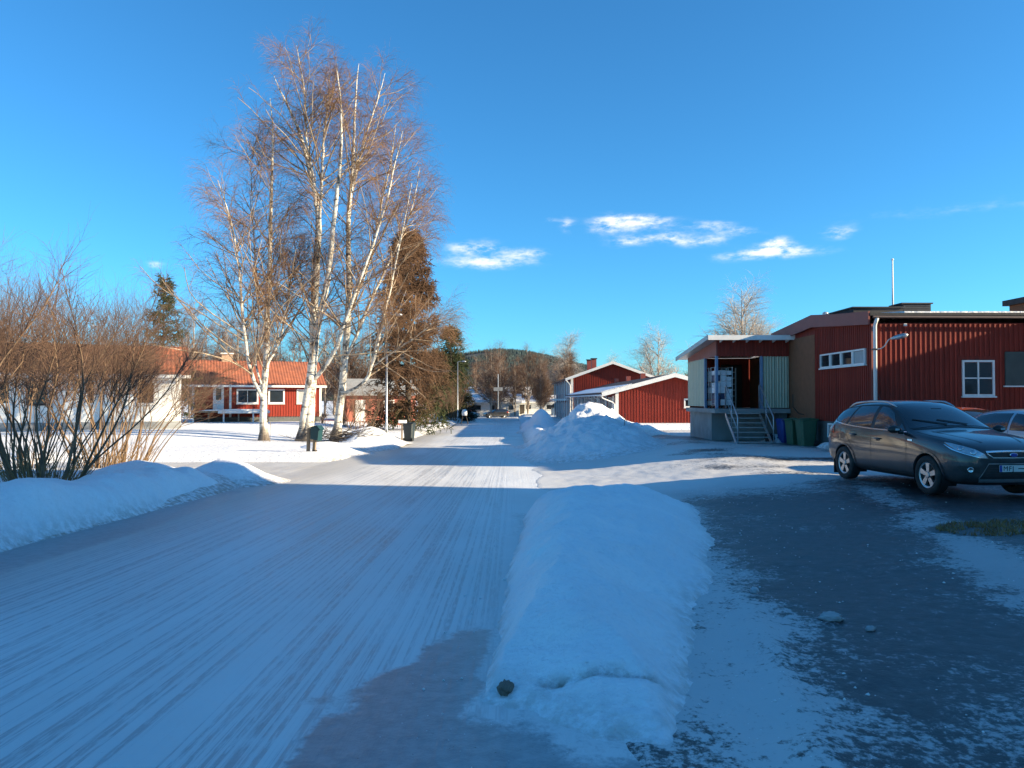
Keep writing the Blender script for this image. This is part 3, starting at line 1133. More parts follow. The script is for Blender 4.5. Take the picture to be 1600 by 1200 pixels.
# corrugated front sheets
for i in range(2):
    x0 = 1.93 + i * .51
    vs, nn = [], 40
    pts = [(x0 + j * .505 / nn, .04 + .022 * math.sin(j * 2 * math.pi * 4.5 / nn)) for j in range(nn + 1)]
    vs = [(p[0], p[1], 1.36) for p in pts] + [(p[0], p[1], 3.46) for p in pts]
    MB().add(vs, [(j, j + 1, nn + 2 + j, nn + 1 + j) for j in range(nn)]).build('corrugated_sheet', M_PALE, dk, smooth=True)
for zz in (2.02, 2.72):
    box('rail', 1.92, 2.95, .075, .12, zz, zz + .07, M_BLUEP, dk)
    box('wall_rail', .045, .10, 1.9, 4.95, zz, zz + .06, M_BLUEP, dk)
box('back_wall', .1, 2.95, 4.92, 5.0, 1.322, 3.6, M_RED, dk)
box('inner_wall', 2.88, 2.95, .2, 4.9, 1.322, 3.6, M_BROWN, dk)
box('inner_door', 1.55, 2.5, 4.86, 4.915, 1.322, 3.3, M_DKWOOD, dk)
# red bands
MB().prism([(.02, .0, 3.44), (.02, 5.0, 3.40), (.02, 5.0, 3.62), (.02, .0, 4.08)], (.05, 0, 0)).build('side_band', M_REDT, dk)
box('front_band', .075, 2.95, .0, .04, 3.44, 4.08, M_RED, dk)
batten_set(dk, '-y', .0, .14, 2.9, .135, 3.42, 4.08, M_RED, wid=.04)
# roof falling to the back
MB().prism([(-.40, -.42, 4.13), (-.40, 5.5, 3.57), (-.40, 5.5, 3.67), (-.40, -.42, 4.23)], (3.5, 0, 0)).build('roof', M_STEEL, dk)
box('eaves_board', -.42, 3.12, -.47, -.424, 4.06, 4.25, M_WHITE, dk)
MB().prism([(-.45, -.44, 4.07), (-.45, 5.5, 3.51), (-.45, 5.5, 3.69), (-.45, -.44, 4.25)], (.046, 0, 0)).build('verge_board', M_STEEL, dk)
for i in range(6):
    xx = .15 + i * .53
    MB().prism([(xx, -.42, 4.12), (xx, -.02, 4.085), (xx, -.02, 3.98), (xx, -.42, 4.07)], (.05, 0, 0)).build('rafter_end', M_WHITE, dk)
# stair
for i in range(7):
    y1 = -.24 * i
    box('step', .40, 1.72, y1 - .26, y1 - .02, 1.15 - .178 * i - .03, 1.15 - .178 * i, M_STEEL, dk)
for xx in (.36, 1.72):
    MB().prism([(xx, -.02, 1.20), (xx, -1.72, -.06), (xx, -1.72, -.22), (xx, -.02, 1.02)][::-1], (.04, 0, 0)).build('stringer', M_STEEL, dk)
    rl = MB()
    rl.tube([(xx + .02, .0, 1.30), (xx + .02, .0, 2.25), (xx + .02, -.06, 2.28), (xx + .02, -1.66, 1.06), (xx + .02, -1.70, 1.0), (xx + .02, -1.70, -.05)], .024, 8)
    rl.tube([(xx + .02, 0, 1.78), (xx + .02, -1.70, .52)], .018, 8)
    rl.tube([(xx + .02, -.85, 1.66), (xx + .02, -.85, .56)], .02, 8)
    rl.build('railing', M_STEEL, dk, smooth=True)
MB().tube([(2.99, 4.0 - 4.3, 1.9), (2.985, -.32, 1.4), (2.98, -.9, 1.15), (2.985, -1.4, 1.12)], .018, 6).build('cable', M_BLACKP, dk)

# roll cages with crates, a ladder
M_CRATE = mat('white_crate', (.62, .64, .66), .6, .15, 7)
M_DKCR = mat('dark_blue_crate', (.03, .04, .09), .6, .2, 7)


def roll_cage(x, y, label, seed):
    t = thing('roll_cage', (x, y, 1.32), label, 'roll cage')
    fr = MB()
    for (a, b) in ((-.36, -.3), (.36, -.3), (-.36, .3), (.36, .3)):
        fr.tube([(a, b, .12), (a, b, 1.72)], .014, 6)
    for zz in (.2, .6, 1.0, 1.4, 1.7):
        fr.tube([(-.36, -.3, zz), (-.36, .3, zz)], .008, 5).tube([(.36, -.3, zz), (.36, .3, zz)], .008, 5).tube([(-.36, .3, zz), (.36, .3, zz)], .008, 5)
    fr.build('frame', M_STEEL, t)
    box('base', -.37, .37, -.31, .31, .10, .135, M_DKMET, t)
    for (a, b) in ((-.3, -.25), (.3, -.25), (-.3, .25), (.3, .25)):
        MB().lathe([(.0, -.02), (.05, -.02), (.05, .02), (.0, .02)], (a, b, .05), 'x', 12).build('castor', M_BLACKP, t)
    rr = random.Random(seed)
    k = 0
    for lev in range(6):
        for i in range(3):
            z0 = .142 + lev * .25
            dark = rr.random() < .35
            c = thing('crate', (x - .235 + i * .235, y, 1.32 + z0), '%s crate, %s layer, %s column of the %s roll cage' % ('dark blue' if dark else 'white', ('bottom', 'second', 'third', 'fourth', 'fifth', 'top')[lev], ('left', 'middle', 'right')[i], 'front' if seed == 3 else 'rear'), 'crate', group='crates on the dock')
            mm = M_DKCR if dark else M_CRATE
            hh = .235 if rr.random() < .7 else .17
            q = MB()
            q.box(-.108, .108, -.25, .25, 0, .02)
            q.box(-.108, .108, -.25, -.235, .02, hh).box(-.108, .108, .235, .25, .02, hh)
            q.box(-.108, -.096, -.235, .235, .02, hh).box(.096, .108, -.235, .235, .02, hh)
            q.build('shell', mm, c)
            MB().box(-.114, .114, -.256, .256, hh - .03, hh).build('rim', mm, c)


roll_cage(8.72, 32.05, 'steel roll cage stacked with crates in the dock side opening', 3)
roll_cage(8.72, 33.0, 'steel roll cage stacked with crates behind the first one', 5)
ld = thing('step_ladder', (9.55, 33.6, 1.32), 'tall aluminium ladder standing inside the loading dock', 'ladder')
for xx in (-.2, .2):
    MB().box(xx - .02, xx + .02, -.03, .03, 0, 1.75).build('stile', M_STEEL, ld)
for k in range(6):
    MB().box(-.18, .18, -.02, .02, .25 + k * .26, .28 + k * .26).build('rung', M_STEEL, ld)

# ---------------------------------------------------------------- wheelie bins


def bin_thing(x, y, rz, col, label, h=1.0, wdt=.55, z=None, nm='wheelie_bin', group=None):
    t = thing(nm, (x, y, g(x, y) + .01 if z is None else z), label, 'bin', rz, group)
    d = wdt * 1.1
    m = mat('bin_' + '_'.join(str(int(c * 1000)) for c in col), col, .5, .12, 5, .15, 30)
    b = MB()
    rings = [(.0, .78), (.04, .80), (h * .86, 1.0), (h * .90, 1.03), (h * .93, 1.03)]
    k0 = 0
    for zz, s in rings:
        a, e = wdt / 2 * s, d / 2 * s
        c = .12 * wdt
        for px_, py_ in ((-a + c, -e), (a - c, -e), (a, -e + c), (a, e - c), (a - c, e), (-a + c, e), (-a, e - c), (-a, -e + c)):
            b.v.append((px_, py_, zz))
    for i in range(len(rings) - 1):
        for j in range(8):
            b.f.append((i * 8 + j, i * 8 + (j + 1) % 8, (i + 1) * 8 + (j + 1) % 8, (i + 1) * 8 + j))
    b.f.append(tuple(range(8))[::-1])
    b.f.append(tuple(len(rings) * 8 - 8 + j for j in range(8)))
    b.build('body', m, t)
    li = MB()
    a, e = wdt / 2 * 1.06, d / 2 * 1.06
    li.prism([(-a, -e - .03, h * .935), (-a, e, h * .935), (-a, e, h * .99), (-a, .0, h * 1.02), (-a, -e - .03, h * .96)], (2 * a, 0, 0))
    li.build('lid', m, t, bevel=.012)
    MB().tube([(-a * .8, e + .06, h * .93), (a * .8, e + .06, h * .93)], .016, 8).build('handle', M_BLACKP, t)
    for s in (-1, 1):
        MB().lathe([(.02, -.025), (.095, -.025), (.1, 0), (.095, .025), (.02, .025)], (s * (wdt * .44), e * .78, .10), 'x', 16).build('wheel', M_RUBBER, t)
    return t


bin_thing(10.72, 30.3, R(6), (.02, .06, .28), 'blue wheelie bin beside the dock stair', .92, .5)
bin_thing(10.62, 28.95, R(-84), (.035, .10, .055), 'rear green wheelie bin next to the blue bin', .98, .55)
bin_thing(10.72, 28.1, R(-86), (.035, .10, .055), 'front green wheelie bin against the brown wall', 1.0, .58)
lump('bin_bag', 10.2, 30.55, .22, .2, .2, M_BLACKP, 'small black bag on the snow left of the blue bin', 'bag', .7)
snow_heap('snow_drift', 9.3, 11.3, 29.3, 31.2, .06, lambda X, Y: .42 * np.exp(-((X - 10.55) / .55) ** 2 - ((Y - 30.75) / .5) ** 2) + .06 * (fbm(X * 3, Y * 3, 3, 131) - .5) - .05, 'low snow drift beside the blue bin under the dock', 'snow drift')
snow_heap('snow_drift', 9.4, 11.3, 24.6, 28.0, .06, lambda X, Y: .30 * np.exp(-((X - 11.05) / .32) ** 2) * sst(24.7, 25.5, Y) * sst(27.8, 27.2, Y) + .05 * (fbm(X * 3, Y * 3, 3, 132) - .5) - .06, 'narrow snow drift along the workshop plinth behind the grey car', 'snow drift')

# ---------------------------------------------------------------- low red building (gable towards us)
sd_ = thing('low_red_building', (7.0, 52, -.35), 'low red building with white gable trim behind the snow pile', 'building')
EW, AP, WD, LEN = 2.62, 3.66, 7.8, 34.0


def gable_z(a, e=EW, p=AP, wdt=WD):
    return e + (p - e) * (1 - abs(a - wdt / 2) / (wdt / 2))


MB().prism([(0, 0, .25), (WD, 0, .25), (WD, 0, EW), (WD / 2, 0, AP), (0, 0, EW)], (0, .12, 0)).build('gable_wall', M_RED, sd_)
box('plinth', .03, WD - .03, .02, LEN, -.5, .248, M_CONC, sd_)
batten_set(sd_, '-y', 0, .28, WD - .1, .20, .2, lambda a: gable_z(a) - .02, M_RED, wid=.05, dep=.026, holes=[(4.55, 5.2, 1.45, 2.15)])
window(sd_, '-y', 4.6, 5.15, 1.5, 2.1, 0, 1, 1, .09)
box('corner_board', -.03, .19, -.035, -.003, .0, EW - .02, M_WHITE, sd_)
MB().box(.0, WD, .125, LEN, .25, EW - .05).build('side_wall', M_RED, sd_)
for s in (0, 1):
    x0, x1 = (-1.0, WD / 2) if s == 0 else (WD / 2 + .003, WD + .5)
    z0 = gable_z(0) + (AP - EW) / (WD / 2) * (x0 if s == 0 else WD - x1)
    za, zb = (z0, AP) if s == 0 else (AP, z0)
    MB().prism([(x0, -.5, za + .04), (x1, -.5, zb + .04), (x1, -.5, zb + .14), (x0, -.5, za + .14)], (0, LEN + .8, 0)).build('roof', mat('dark_red_roof', (.075, .032, .026), .8, .25, 3, .3, 20), sd_)
    MB().prism([(x0, -.545, za - .12), (x1, -.545, zb - .12), (x1, -.545, zb + .16), (x0, -.545, za + .16)], (0, .042, 0)).build('verge_board', M_WHITE, sd_)
MB().prism([(-.95, .3, EW - .265 + .16), (1.15, .3, EW + .295 + .16), (1.15, .3, EW + .345 + .16), (-.95, .3, EW - .265 + .22)], (0, LEN - 2, 0)).build('roof_snow', M_SNOW, sd_)
MB().tube([(-1.06, -.5, EW - .30), (-1.06, LEN, EW - .30)], .06, 8).build('gutter', M_WHITE, sd_)
MB().tube([(-1.05, -.38, EW - .34), (-.9, -.3, EW - .5), (-.25, -.06, EW - .75), (-.1, -.08, EW - .9), (-.1, -.08, 0)], .04, 8).build('downpipe', M_WHITE, sd_)
for k in range(8):
    y0 = .6 + k * 4.1
    box('door', -.06, -.004, y0, y0 + .95, .3, 2.3, M_WHITE, sd_)
    window(sd_, '-x', y0 + 1.5, y0 + 3.2, .7, 2.2, -.002, 2, 1, .08)
    box('porch_post', -.82, -.72, y0 + 3.45, y0 + 3.55, -.3, EW - .25, M_WHITE, sd_)
    MB().tube([(-1.05, y0 + 3.9, EW - .34), (-.8, y0 + 3.9, EW - .55), (-.15, y0 + 3.9, EW - .8)], .035, 6).build('pipe', M_WHITE, sd_)
for k in range(3):
    box('chimney', WD / 2 - .2, WD / 2 + .2, 12 + k * 8, 12.4 + k * 8, AP - .1, AP + .55, M_REDT, sd_)

# ---------------------------------------------------------------- two-storey building behind
ts = thing('two_storey_red_building', (6.75, 88, -1.0), 'two storey red building with white side frames and wide gable', 'building')
E2, A2, W2, L2 = 5.15, 6.85, 9.4, 30.0
MB().prism([(0, 0, .2), (W2, 0, .2), (W2, 0, E2), (W2 / 2, 0, A2), (0, 0, E2)], (0, L2, 0)).build('wall', M_RED, ts)
box('plinth', .05, W2 - .05, .03, L2 - .03, -.6, .196, M_CONC, ts)
batten_set(ts, '-y', 0, .35, W2, .26, .2, lambda a: gable_z(a, E2, A2, W2) - .03, M_RED, wid=.07, dep=.03)
box('corner_board', -.04, .24, -.045, -.004, .0, E2 - .02, M_WHITE, ts)
for s in (0, 1):
    x0, x1 = (-.7, W2 / 2) if s == 0 else (W2 / 2 + .003, W2 + .7)
    z0 = E2 - (A2 - E2) / (W2 / 2) * .7
    za, zb = (z0, A2) if s == 0 else (A2, z0)
    MB().prism([(x0, -.6, za + .05), (x1, -.6, zb + .05), (x1, -.6, zb + .17), (x0, -.6, za + .17)], (0, L2 + 1, 0)).build('roof', M_TAR, ts)
    MB().prism([(x0, -.65, za - .12), (x1, -.65, zb - .12), (x1, -.65, zb + .19), (x0, -.65, za + .19)], (0, .046, 0)).build('verge_board', M_WHITE, ts)
MB().tube([(-.62, -.2, E2 - .25), (-.4, -.12, E2 - .5), (-.12, -.1, E2 - .8), (-.12, -.1, 0)], .05, 8).build('downpipe', M_WHITE, ts)
for k in range(7):
    y0 = .6 + k * 4.2
    box('frame_post', -.5, -.36, y0 - .1, y0 + .06, -.4, E2 - .2, M_WHITE, ts)
    for fl in (0, 1):
        window(ts, '-x', y0 + .5, y0 + 2.0, .9 + fl * 2.5, 2.2 + fl * 2.5, -.002, 2, 1, .08)
        box('balcony_door', -.05, -.004, y0 + 2.5, y0 + 3.4, .3 + fl * 2.5, 2.35 + fl * 2.5, M_WHITE, ts)
box('floor_beam', -.62, -.36, -.02, L2, 2.55, 2.78, M_WHITE, ts)
box('floor_slab', -.36, -.004, .02, L2, 2.58, 2.74, M_CONC, ts)
for yy, hh in ((10, 1.0), (16, 1.15)):
    ch = box('chimney', 3.4, 4.0, yy, yy + .6, A2 - .6, A2 + hh, M_REDT, ts)
    box('cap', 3.3, 4.1, yy - .1, yy + .7, A2 + hh + .002, A2 + hh + .1, M_TAR, ch)
box('vent_hood', 3.1, 4.1, -.5, -.035, 4.0, 4.12, M_WHITE, ts)


# ---------------------------------------------------------------- tiled roof sheet
def tile_roof(parent, x0, x1, ya, za, yb, zb, m, name='roof', period=.24, amp=.022):
    n = int((x1 - x0) / period * 6)
    rows = 9
    xs = np.linspace(x0, x1, n)
    V = []
    for r_ in range(rows):
        for top in (0, 1):
            t = (r_ + top * .999) / rows
            z = za + (zb - za) * t
            y = ya + (yb - ya) * t
            V.append(np.stack([xs, np.full(n, y), z + amp * np.cos(xs / period * 2 * math.pi) + (.035 if top == 0 else 0)], -1))
    V = np.stack(V)
    i = np.arange(V.shape[0] * n).reshape(V.shape[0], n)
    Q = np.stack([i[:-1, :-1], i[:-1, 1:], i[1:, 1:], i[1:, :-1]], -1).reshape(-1, 4)
    return link(name, mesh_arrays(name, V.reshape(-1, 3), Q), m, parent)


# ---------------------------------------------------------------- red house on the left
rh = thing('red_bungalow', (-20.3, 66, -.3), 'red wooden bungalow with orange tiled roof behind the birches', 'house', R(22))
box('wall', -6.5, 3.9, 0, 8, .55, 3.3, M_RED, rh)
box('plinth', -6.45, 3.85, .04, 7.96, -.6, .546, M_DKCONC, rh)
batten_set(rh, '-y', 0, -6.3, 3.85, .22, .5, 3.28, M_RED, wid=.06, dep=.03, holes=[(-5.1, -3.95, .5, 3.2), (-3.2, -1.25, 1.55, 2.95), (-.65, .9, 1.55, 2.95), (1.7, 3.2, 1.55, 2.95)])
window(rh, '-y', -3.1, -1.35, 1.62, 2.88, 0, 2, 1, .13)
window(rh, '-y', -.55, .8, 1.62, 2.88, 0, 1, 1, .13)
window(rh, '-y', 1.8, 3.1, 1.62, 2.88, 0, 1, 1, .13, glass=M_CURT)
dr = box('door', -4.95, -4.1, -.07, -.004, 1.1, 3.1, M_WHITE, rh)
box('door_glass', -4.72, -4.3, -.08, -.072, 1.95, 2.9, M_GLASS, dr)
box('handle', -4.2, -4.14, -.11, -.072, 1.95, 2.0, M_STEEL, dr)
for xx in (-6.5, -3.62, 3.78):
    box('corner_board', xx - .06, xx + .12, -.05, -.003, .5, 3.28, M_WHITE, rh)
box('porch_shade', -6.4, -5.15, -.028, -.002, 3.0, 3.28, M_DKWOOD, rh)
tile_roof(rh, -7.0, 4.3, -.65, 3.22, 4.0, 5.45, M_TILE)
tile_roof(rh, -7.0, 4.3, 8.65, 3.22, 4.0, 5.45, M_TILE)
box('eaves_board', -7.0, 4.3, -.66, -.6, 3.02, 3.2, M_WHITE, rh)
MB().prism([(3.85, 0, 3.3), (3.85, 8, 3.3), (3.85, 4, 5.35)], (.05, 0, 0)).build('gable_wall', M_RED, rh)
MB().prism([(4.26, -.66, 3.05), (4.26, 4, 5.28), (4.26, 8.6, 3.05), (4.26, 8.6, 3.24), (4.26, 4, 5.5), (4.26, -.66, 3.24)], (.05, 0, 0)).build('verge_board', M_DKWOOD, rh)
ch = box('chimney', -4.2, -3.3, 3.7, 4.4, 4.9, 6.0, mat('pale_brick', (.42, .28, .19), .85, .25, 6, .3, 30), rh)
box('cap', -4.3, -3.2, 3.6, 4.5, 6.003, 6.1, M_OFFW, ch)
box('deck', -6.6, -.6, -2.2, -.1, .92, 1.06, M_WOOD, rh)
MB().prism([(-6.0, -2.15, 1.064), (-.7, -2.15, 1.064), (-.7, -2.15, 1.16), (-3, -2.15, 1.2), (-5.5, -2.15, 1.14)], (0, 1.95, 0)).build('deck_snow', M_SNOW, rh)
box('deck_edge', -4.6, -.6, -2.26, -2.203, .86, 1.08, M_WHITE, rh)
for k in range(6):
    box('deck_post', -6.5 + k * 1.14, -6.38 + k * 1.14, -2.15, -2.03, -.6, .918, M_WOOD if k % 2 else M_WHITE, rh)

# ---------------------------------------------------------------- white house on the left, behind the shrubs
wh = thing('white_house', (-19.75, 46, -.1), 'long white rendered house with orange roof behind the bare shrubs', 'house', R(25))
box('wall', -15, 0, 0, 8, .5, 3.3, M_OFFW, wh)
box('plinth', -14.95, .01, -.02, 7.95, -.5, .497, M_CONC, wh)
for a in (-13.4, -9.6, -7.9, -5.0, -2.4):
    window(wh, '-y', a, a + (1.0 if a != -5.0 else .5), 1.5, 2.85, 0, 1, 1, .09, m_frame=M_WHITE if a != -7.9 else M_DKWOOD)
tile_roof(wh, -15.6, .5, -.6, 3.25, 4.0, 5.2, M_TILE)
tile_roof(wh, -15.6, .5, 8.6, 3.25, 4.0, 5.2, M_TILE)
box('eaves_board', -15.6, .5, -.62, -.56, 3.05, 3.23, M_OFFW, wh)
MB().prism([(-.05, 0, 3.3), (-.05, 8, 3.3), (-.05, 4, 5.1)], (.05, 0, 0)).build('gable_wall', M_OFFW, wh)
ch = box('chimney', -10.4, -9.6, 3.9, 4.7, 4.7, 5.9, mat('brown_brick', (.22, .11, .07), .85, .25, 6, .3, 30), wh)
box('cap', -10.5, -9.5, 3.8, 4.8, 5.903, 6.0, M_TAR, ch)

# ---------------------------------------------------------------- outbuilding with grey roof
ob = thing('red_outbuilding', (-13.0, 72, -.35), 'small sunlit red outbuilding with grey roof right of the bungalow', 'shed', R(16))
M_LITRED = mat('sunlit_red_paint', (.36, .12, .08), .8, .2, 3, .3, 30)  # salmon tone of sunlight on the red wall, put into the paint
box('wall', -2.4, 4, 0, 6, -.4, 2.5, M_LITRED, ob)
MB().prism([(-2.7, -.5, 2.4), (-2.7, 3, 3.9), (-2.7, 6.5, 2.4), (-2.7, 6.5, 2.52), (-2.7, 3, 4.05), (-2.7, -.5, 2.52)], (7.0, 0, 0)).build('roof', M_CONC, ob)
window(ob, '-y', 1.0, 2.0, 1.0, 2.0, 0, 1, 1, .1)
box('door', -1.6, -.7, -.06, -.004, 0, 2.0, M_WHITE, ob)

# ---------------------------------------------------------------- far houses at the end of the street


def far_house(x, y, wdt, dep, h, rh_, m, roofm, label, gable=False, z=-1.35):
    t = thing('far_house', (x, y, z), label, 'house')
    box('wall', -wdt / 2, wdt / 2, 0, dep, -.4, h, m, t)
    if gable:
        MB().prism([(-wdt / 2 - .4, -.4, h), (wdt / 2 + .4, -.4, h), (0, -.4, h + rh_)], (0, dep + .8, 0)).build('roof', roofm, t)
    else:
        MB().prism([(-wdt / 2 - .5, -.7, h), (-wdt / 2 - .5, dep / 2, h + rh_), (-wdt / 2 - .5, dep + .7, h)], (wdt + 1, 0, 0)).build('roof', roofm, t)
        box('eaves_board', -wdt / 2 - .5, wdt / 2 + .5, -.76, -.704, h - .15, h + .1, M_WHITE, t)
    n = max(1, int(wdt / 3))
    for i in range(n):
        c = -wdt / 2 + (i + .5) * wdt / n
        window(t, '-y', c - .6, c + .6, 1.0, 2.1, 0, 1, 1, .12)
    box('door', -wdt / 2 + .3, -wdt / 2 + 1.2, -.06, -.004, 0, 2.0, M_DKWOOD, t)
    return t


M_ROOFS = mat('snowy_roof', (.80, .81, .83), .6, .06, 2, .3, 8)
far_house(-3.2, 142, 9, 8, 2.5, 1.6, M_OFFW, M_ROOFS, 'far white bungalow with snowy roof left of the street end')
far_house(5.2, 150, 8, 8, 2.5, 1.4, M_OFFW, M_ROOFS, 'far white bungalow with snowy roof beside the dark gabled one')
far_house(-10.5, 138, 6, 7, 2.2, 1.4, M_RED, M_ROOFS, 'far small red house with snowy roof at the street end')
far_house(9.2, 134, 4.2, 6, 1.6, 1.9, M_OFFW, M_TAR, 'far small house with steep dark gable beyond the snow pile', gable=True)
far_house(-4, 175, 16, 8, 4.0, 2.0, M_DKWOOD, M_ROOFS, 'far long dark house above the bungalows')

# ================================================================== VEGETATION


def norm(a):
    return a / np.maximum(np.linalg.norm(a, axis=-1, keepdims=True), 1e-9)


class Tubes:
    """batches of tapered tubes, all as arrays"""

    def __init__(s):
        s.V, s.Q, s.n = [], [], 0

    def add(s, P, Rr, k=3):
        n, m, _ = P.shape
        T = np.empty_like(P)
        T[:, 1:-1] = P[:, 2:] - P[:, :-2]
        T[:, 0] = P[:, 1] - P[:, 0]
        T[:, -1] = P[:, -1] - P[:, -2]
        T = norm(T)
        ref = np.where(np.abs(T[:, :1, 2:3]) > .8, np.array([1., 0, 0]), np.array([0., 0, 1.]))
        Nn = norm(np.cross(T, np.broadcast_to(ref, T.shape)))
        B = np.cross(T, Nn)
        a = np.arange(k) * 2 * math.pi / k
        ring = P[:, :, None] + Rr[:, :, None, None] * (np.cos(a)[None, None, :, None] * Nn[:, :, None] + np.sin(a)[None, None, :, None] * B[:, :, None])
        s.V.append(ring.reshape(-1, 3))
        i = (np.arange(n * m * k).reshape(n, m, k)) + s.n
        j = np.roll(i, -1, 2)
        s.Q.append(np.stack([i[:, :-1], j[:, :-1], j[:, 1:], i[:, 1:]], -1).reshape(-1, 4))
        s.n += n * m * k
        return s

    def build(s, name, m, parent, smooth=True):
        me = mesh_arrays(name, np.concatenate(s.V), np.concatenate(s.Q))
        return link(name, me, m, parent, smooth)


def resample(pts, m):
    pts = np.asarray(pts, float)
    d = np.concatenate([[0], np.cumsum(np.linalg.norm(np.diff(pts, axis=0), axis=1))])
    t = np.linspace(0, d[-1], m)
    # smooth (Catmull-like) through linear interpolation plus blur
    q = np.stack([np.interp(t, d, pts[:, i]) for i in range(3)], -1)
    for _ in range(2):
        q[1:-1] = (q[:-2] + 2 * q[1:-1] + q[2:]) / 4
    return q


def grow(P, Rr, per, t0, t1, length, ang, m, rad, grav=0.0, jit=.12, tip=.35, rg=rng, lenpow=None, angj=12, upb=0.0, az=None):
    """children on every parent polyline: per children between t0 and t1 of its length.
    length: function of t (array) times the parent's own length share, grav pulls the tips (+ up, - down)"""
    n, mm, _ = P.shape
    t = rg.uniform(t0, t1, (n, per))
    f = t * (mm - 1)
    i0 = np.clip(f.astype(int), 0, mm - 2)
    fr = (f - i0)[..., None]
    ii = np.arange(n)[:, None]
    p = P[ii, i0] * (1 - fr) + P[ii, i0 + 1] * fr
    r0 = Rr[ii, i0] * (1 - fr[..., 0]) + Rr[ii, i0 + 1] * fr[..., 0]
    T = norm(P[ii, i0 + 1] - P[ii, i0])
    rnd = norm(rg.normal(size=T.shape))
    if az is not None:
        rnd = norm(rnd + az)
    side = norm(rnd - T * (rnd * T).sum(-1, keepdims=True))
    A = np.radians(ang + rg.normal(size=(n, per, 1)) * angj)
    D = norm(T * np.cos(A) + side * np.sin(A) + np.array([0, 0, upb]))
    Ln = length(t) * rg.uniform(.65, 1.25, (n, per))
    step = (Ln / (m - 1))[..., None]
    pts = [p]
    d = D
    for k in range(m - 1):
        pts.append(pts[-1] + d * step)
        d = norm(d + np.array([0, 0, grav]) * (1.0 / (m - 1)) * (1 + k) + rg.normal(size=d.shape) * jit)
    PP = np.stack(pts, 2).reshape(n * per, m, 3)
    rr = np.minimum(rad(t), r0 * .75).reshape(n * per, 1) * np.linspace(1, tip, m)[None]
    return PP, rr


def P2W(px, py, Y):
    """photo pixel at depth Y -> world point"""
    return np.array([(px - 800) / F * Y, Y, CAMZ + (HZ - py) / F * Y])


def bark_birch():
    m = bpy.data.materials.new('birch_bark')
    m.use_nodes = True
    n, l = nodes_of(m)
    b = n['Principled BSDF']
    t = n.new('ShaderNodeTexCoord')
    p = t.outputs['Object']
    band = noise(n, l, p, 1, 5, .7, (2.0, 2.0, 9))
    pat = noise(n, l, p, 1.6, 5, .65, (1.6, 1.6, .7))
    col = mix_rgb(n, l, ramp(n, l, noise(n, l, p, 3, 4), .3, .7), (.54, .49, .41), (.70, .66, .58))
    col = mix_rgb(n, l, ramp(n, l, band, .53, .62, 0, .9), col, (.06, .05, .045))
    col = mix_rgb(n, l, ramp(n, l, pat, .51, .62, 0, .9), col, (.075, .06, .05))
    # rough black bark at the foot of old trunks
    sp = n.new('ShaderNodeSeparateXYZ')
    l.new(p, sp.inputs[0])
    foot = nmath(n, l, 'ADD', sp.outputs[2], nmath(n, l, 'MULTIPLY_ADD', pat, 2.4, -1.2))
    col = mix_rgb(n, l, ramp(n, l, foot, .2, 1.0, .85, 0), col, (.07, .05, .038))
    l.new(col, b.inputs['Base Color'])
    b.inputs['Roughness'].default_value = .75
    b.inputs['Specular IOR Level'].default_value = .25
    bump_chain(n, l, b, [(pat, .7, .05), (band, .5, .02)])
    return m


M_BIRCH = bark_birch()
M_TWIG = mat('birch_twig', (.20, .108, .055), .75, .35, 1.2, spec=.3)
M_LIMB = mat('birch_limb', (.34, .26, .18), .75, .4, 2.0, spec=.25, dark=(.10, .07, .055), dfac=.8, dscale=2.5)
M_GREYTW = mat('grey_twig', (.38, .35, .32), .8, .3, .8, spec=.3)
M_SHRUB = mat('shrub_stem', (.175, .115, .07), .8, .4, 1.0, spec=.3, dark=(.07, .048, .034), dfac=.7, dscale=1.5)
M_SHRUBT = mat('shrub_twig', (.145, .086, .056), .8, .35, 1.3, spec=.3)
M_GOLD = mat('golden_stem', (.30, .18, .08), .8, .35, 2.0, spec=.3)
M_FBARK = mat('forest_bark', (.33, .27, .22), .85, .3, 2, spec=.2, dark=(.12, .09, .07), dfac=.7, dscale=2)
M_FTWIG = mat('forest_twig', (.135, .078, .052), .85, .3, .6, spec=.2)


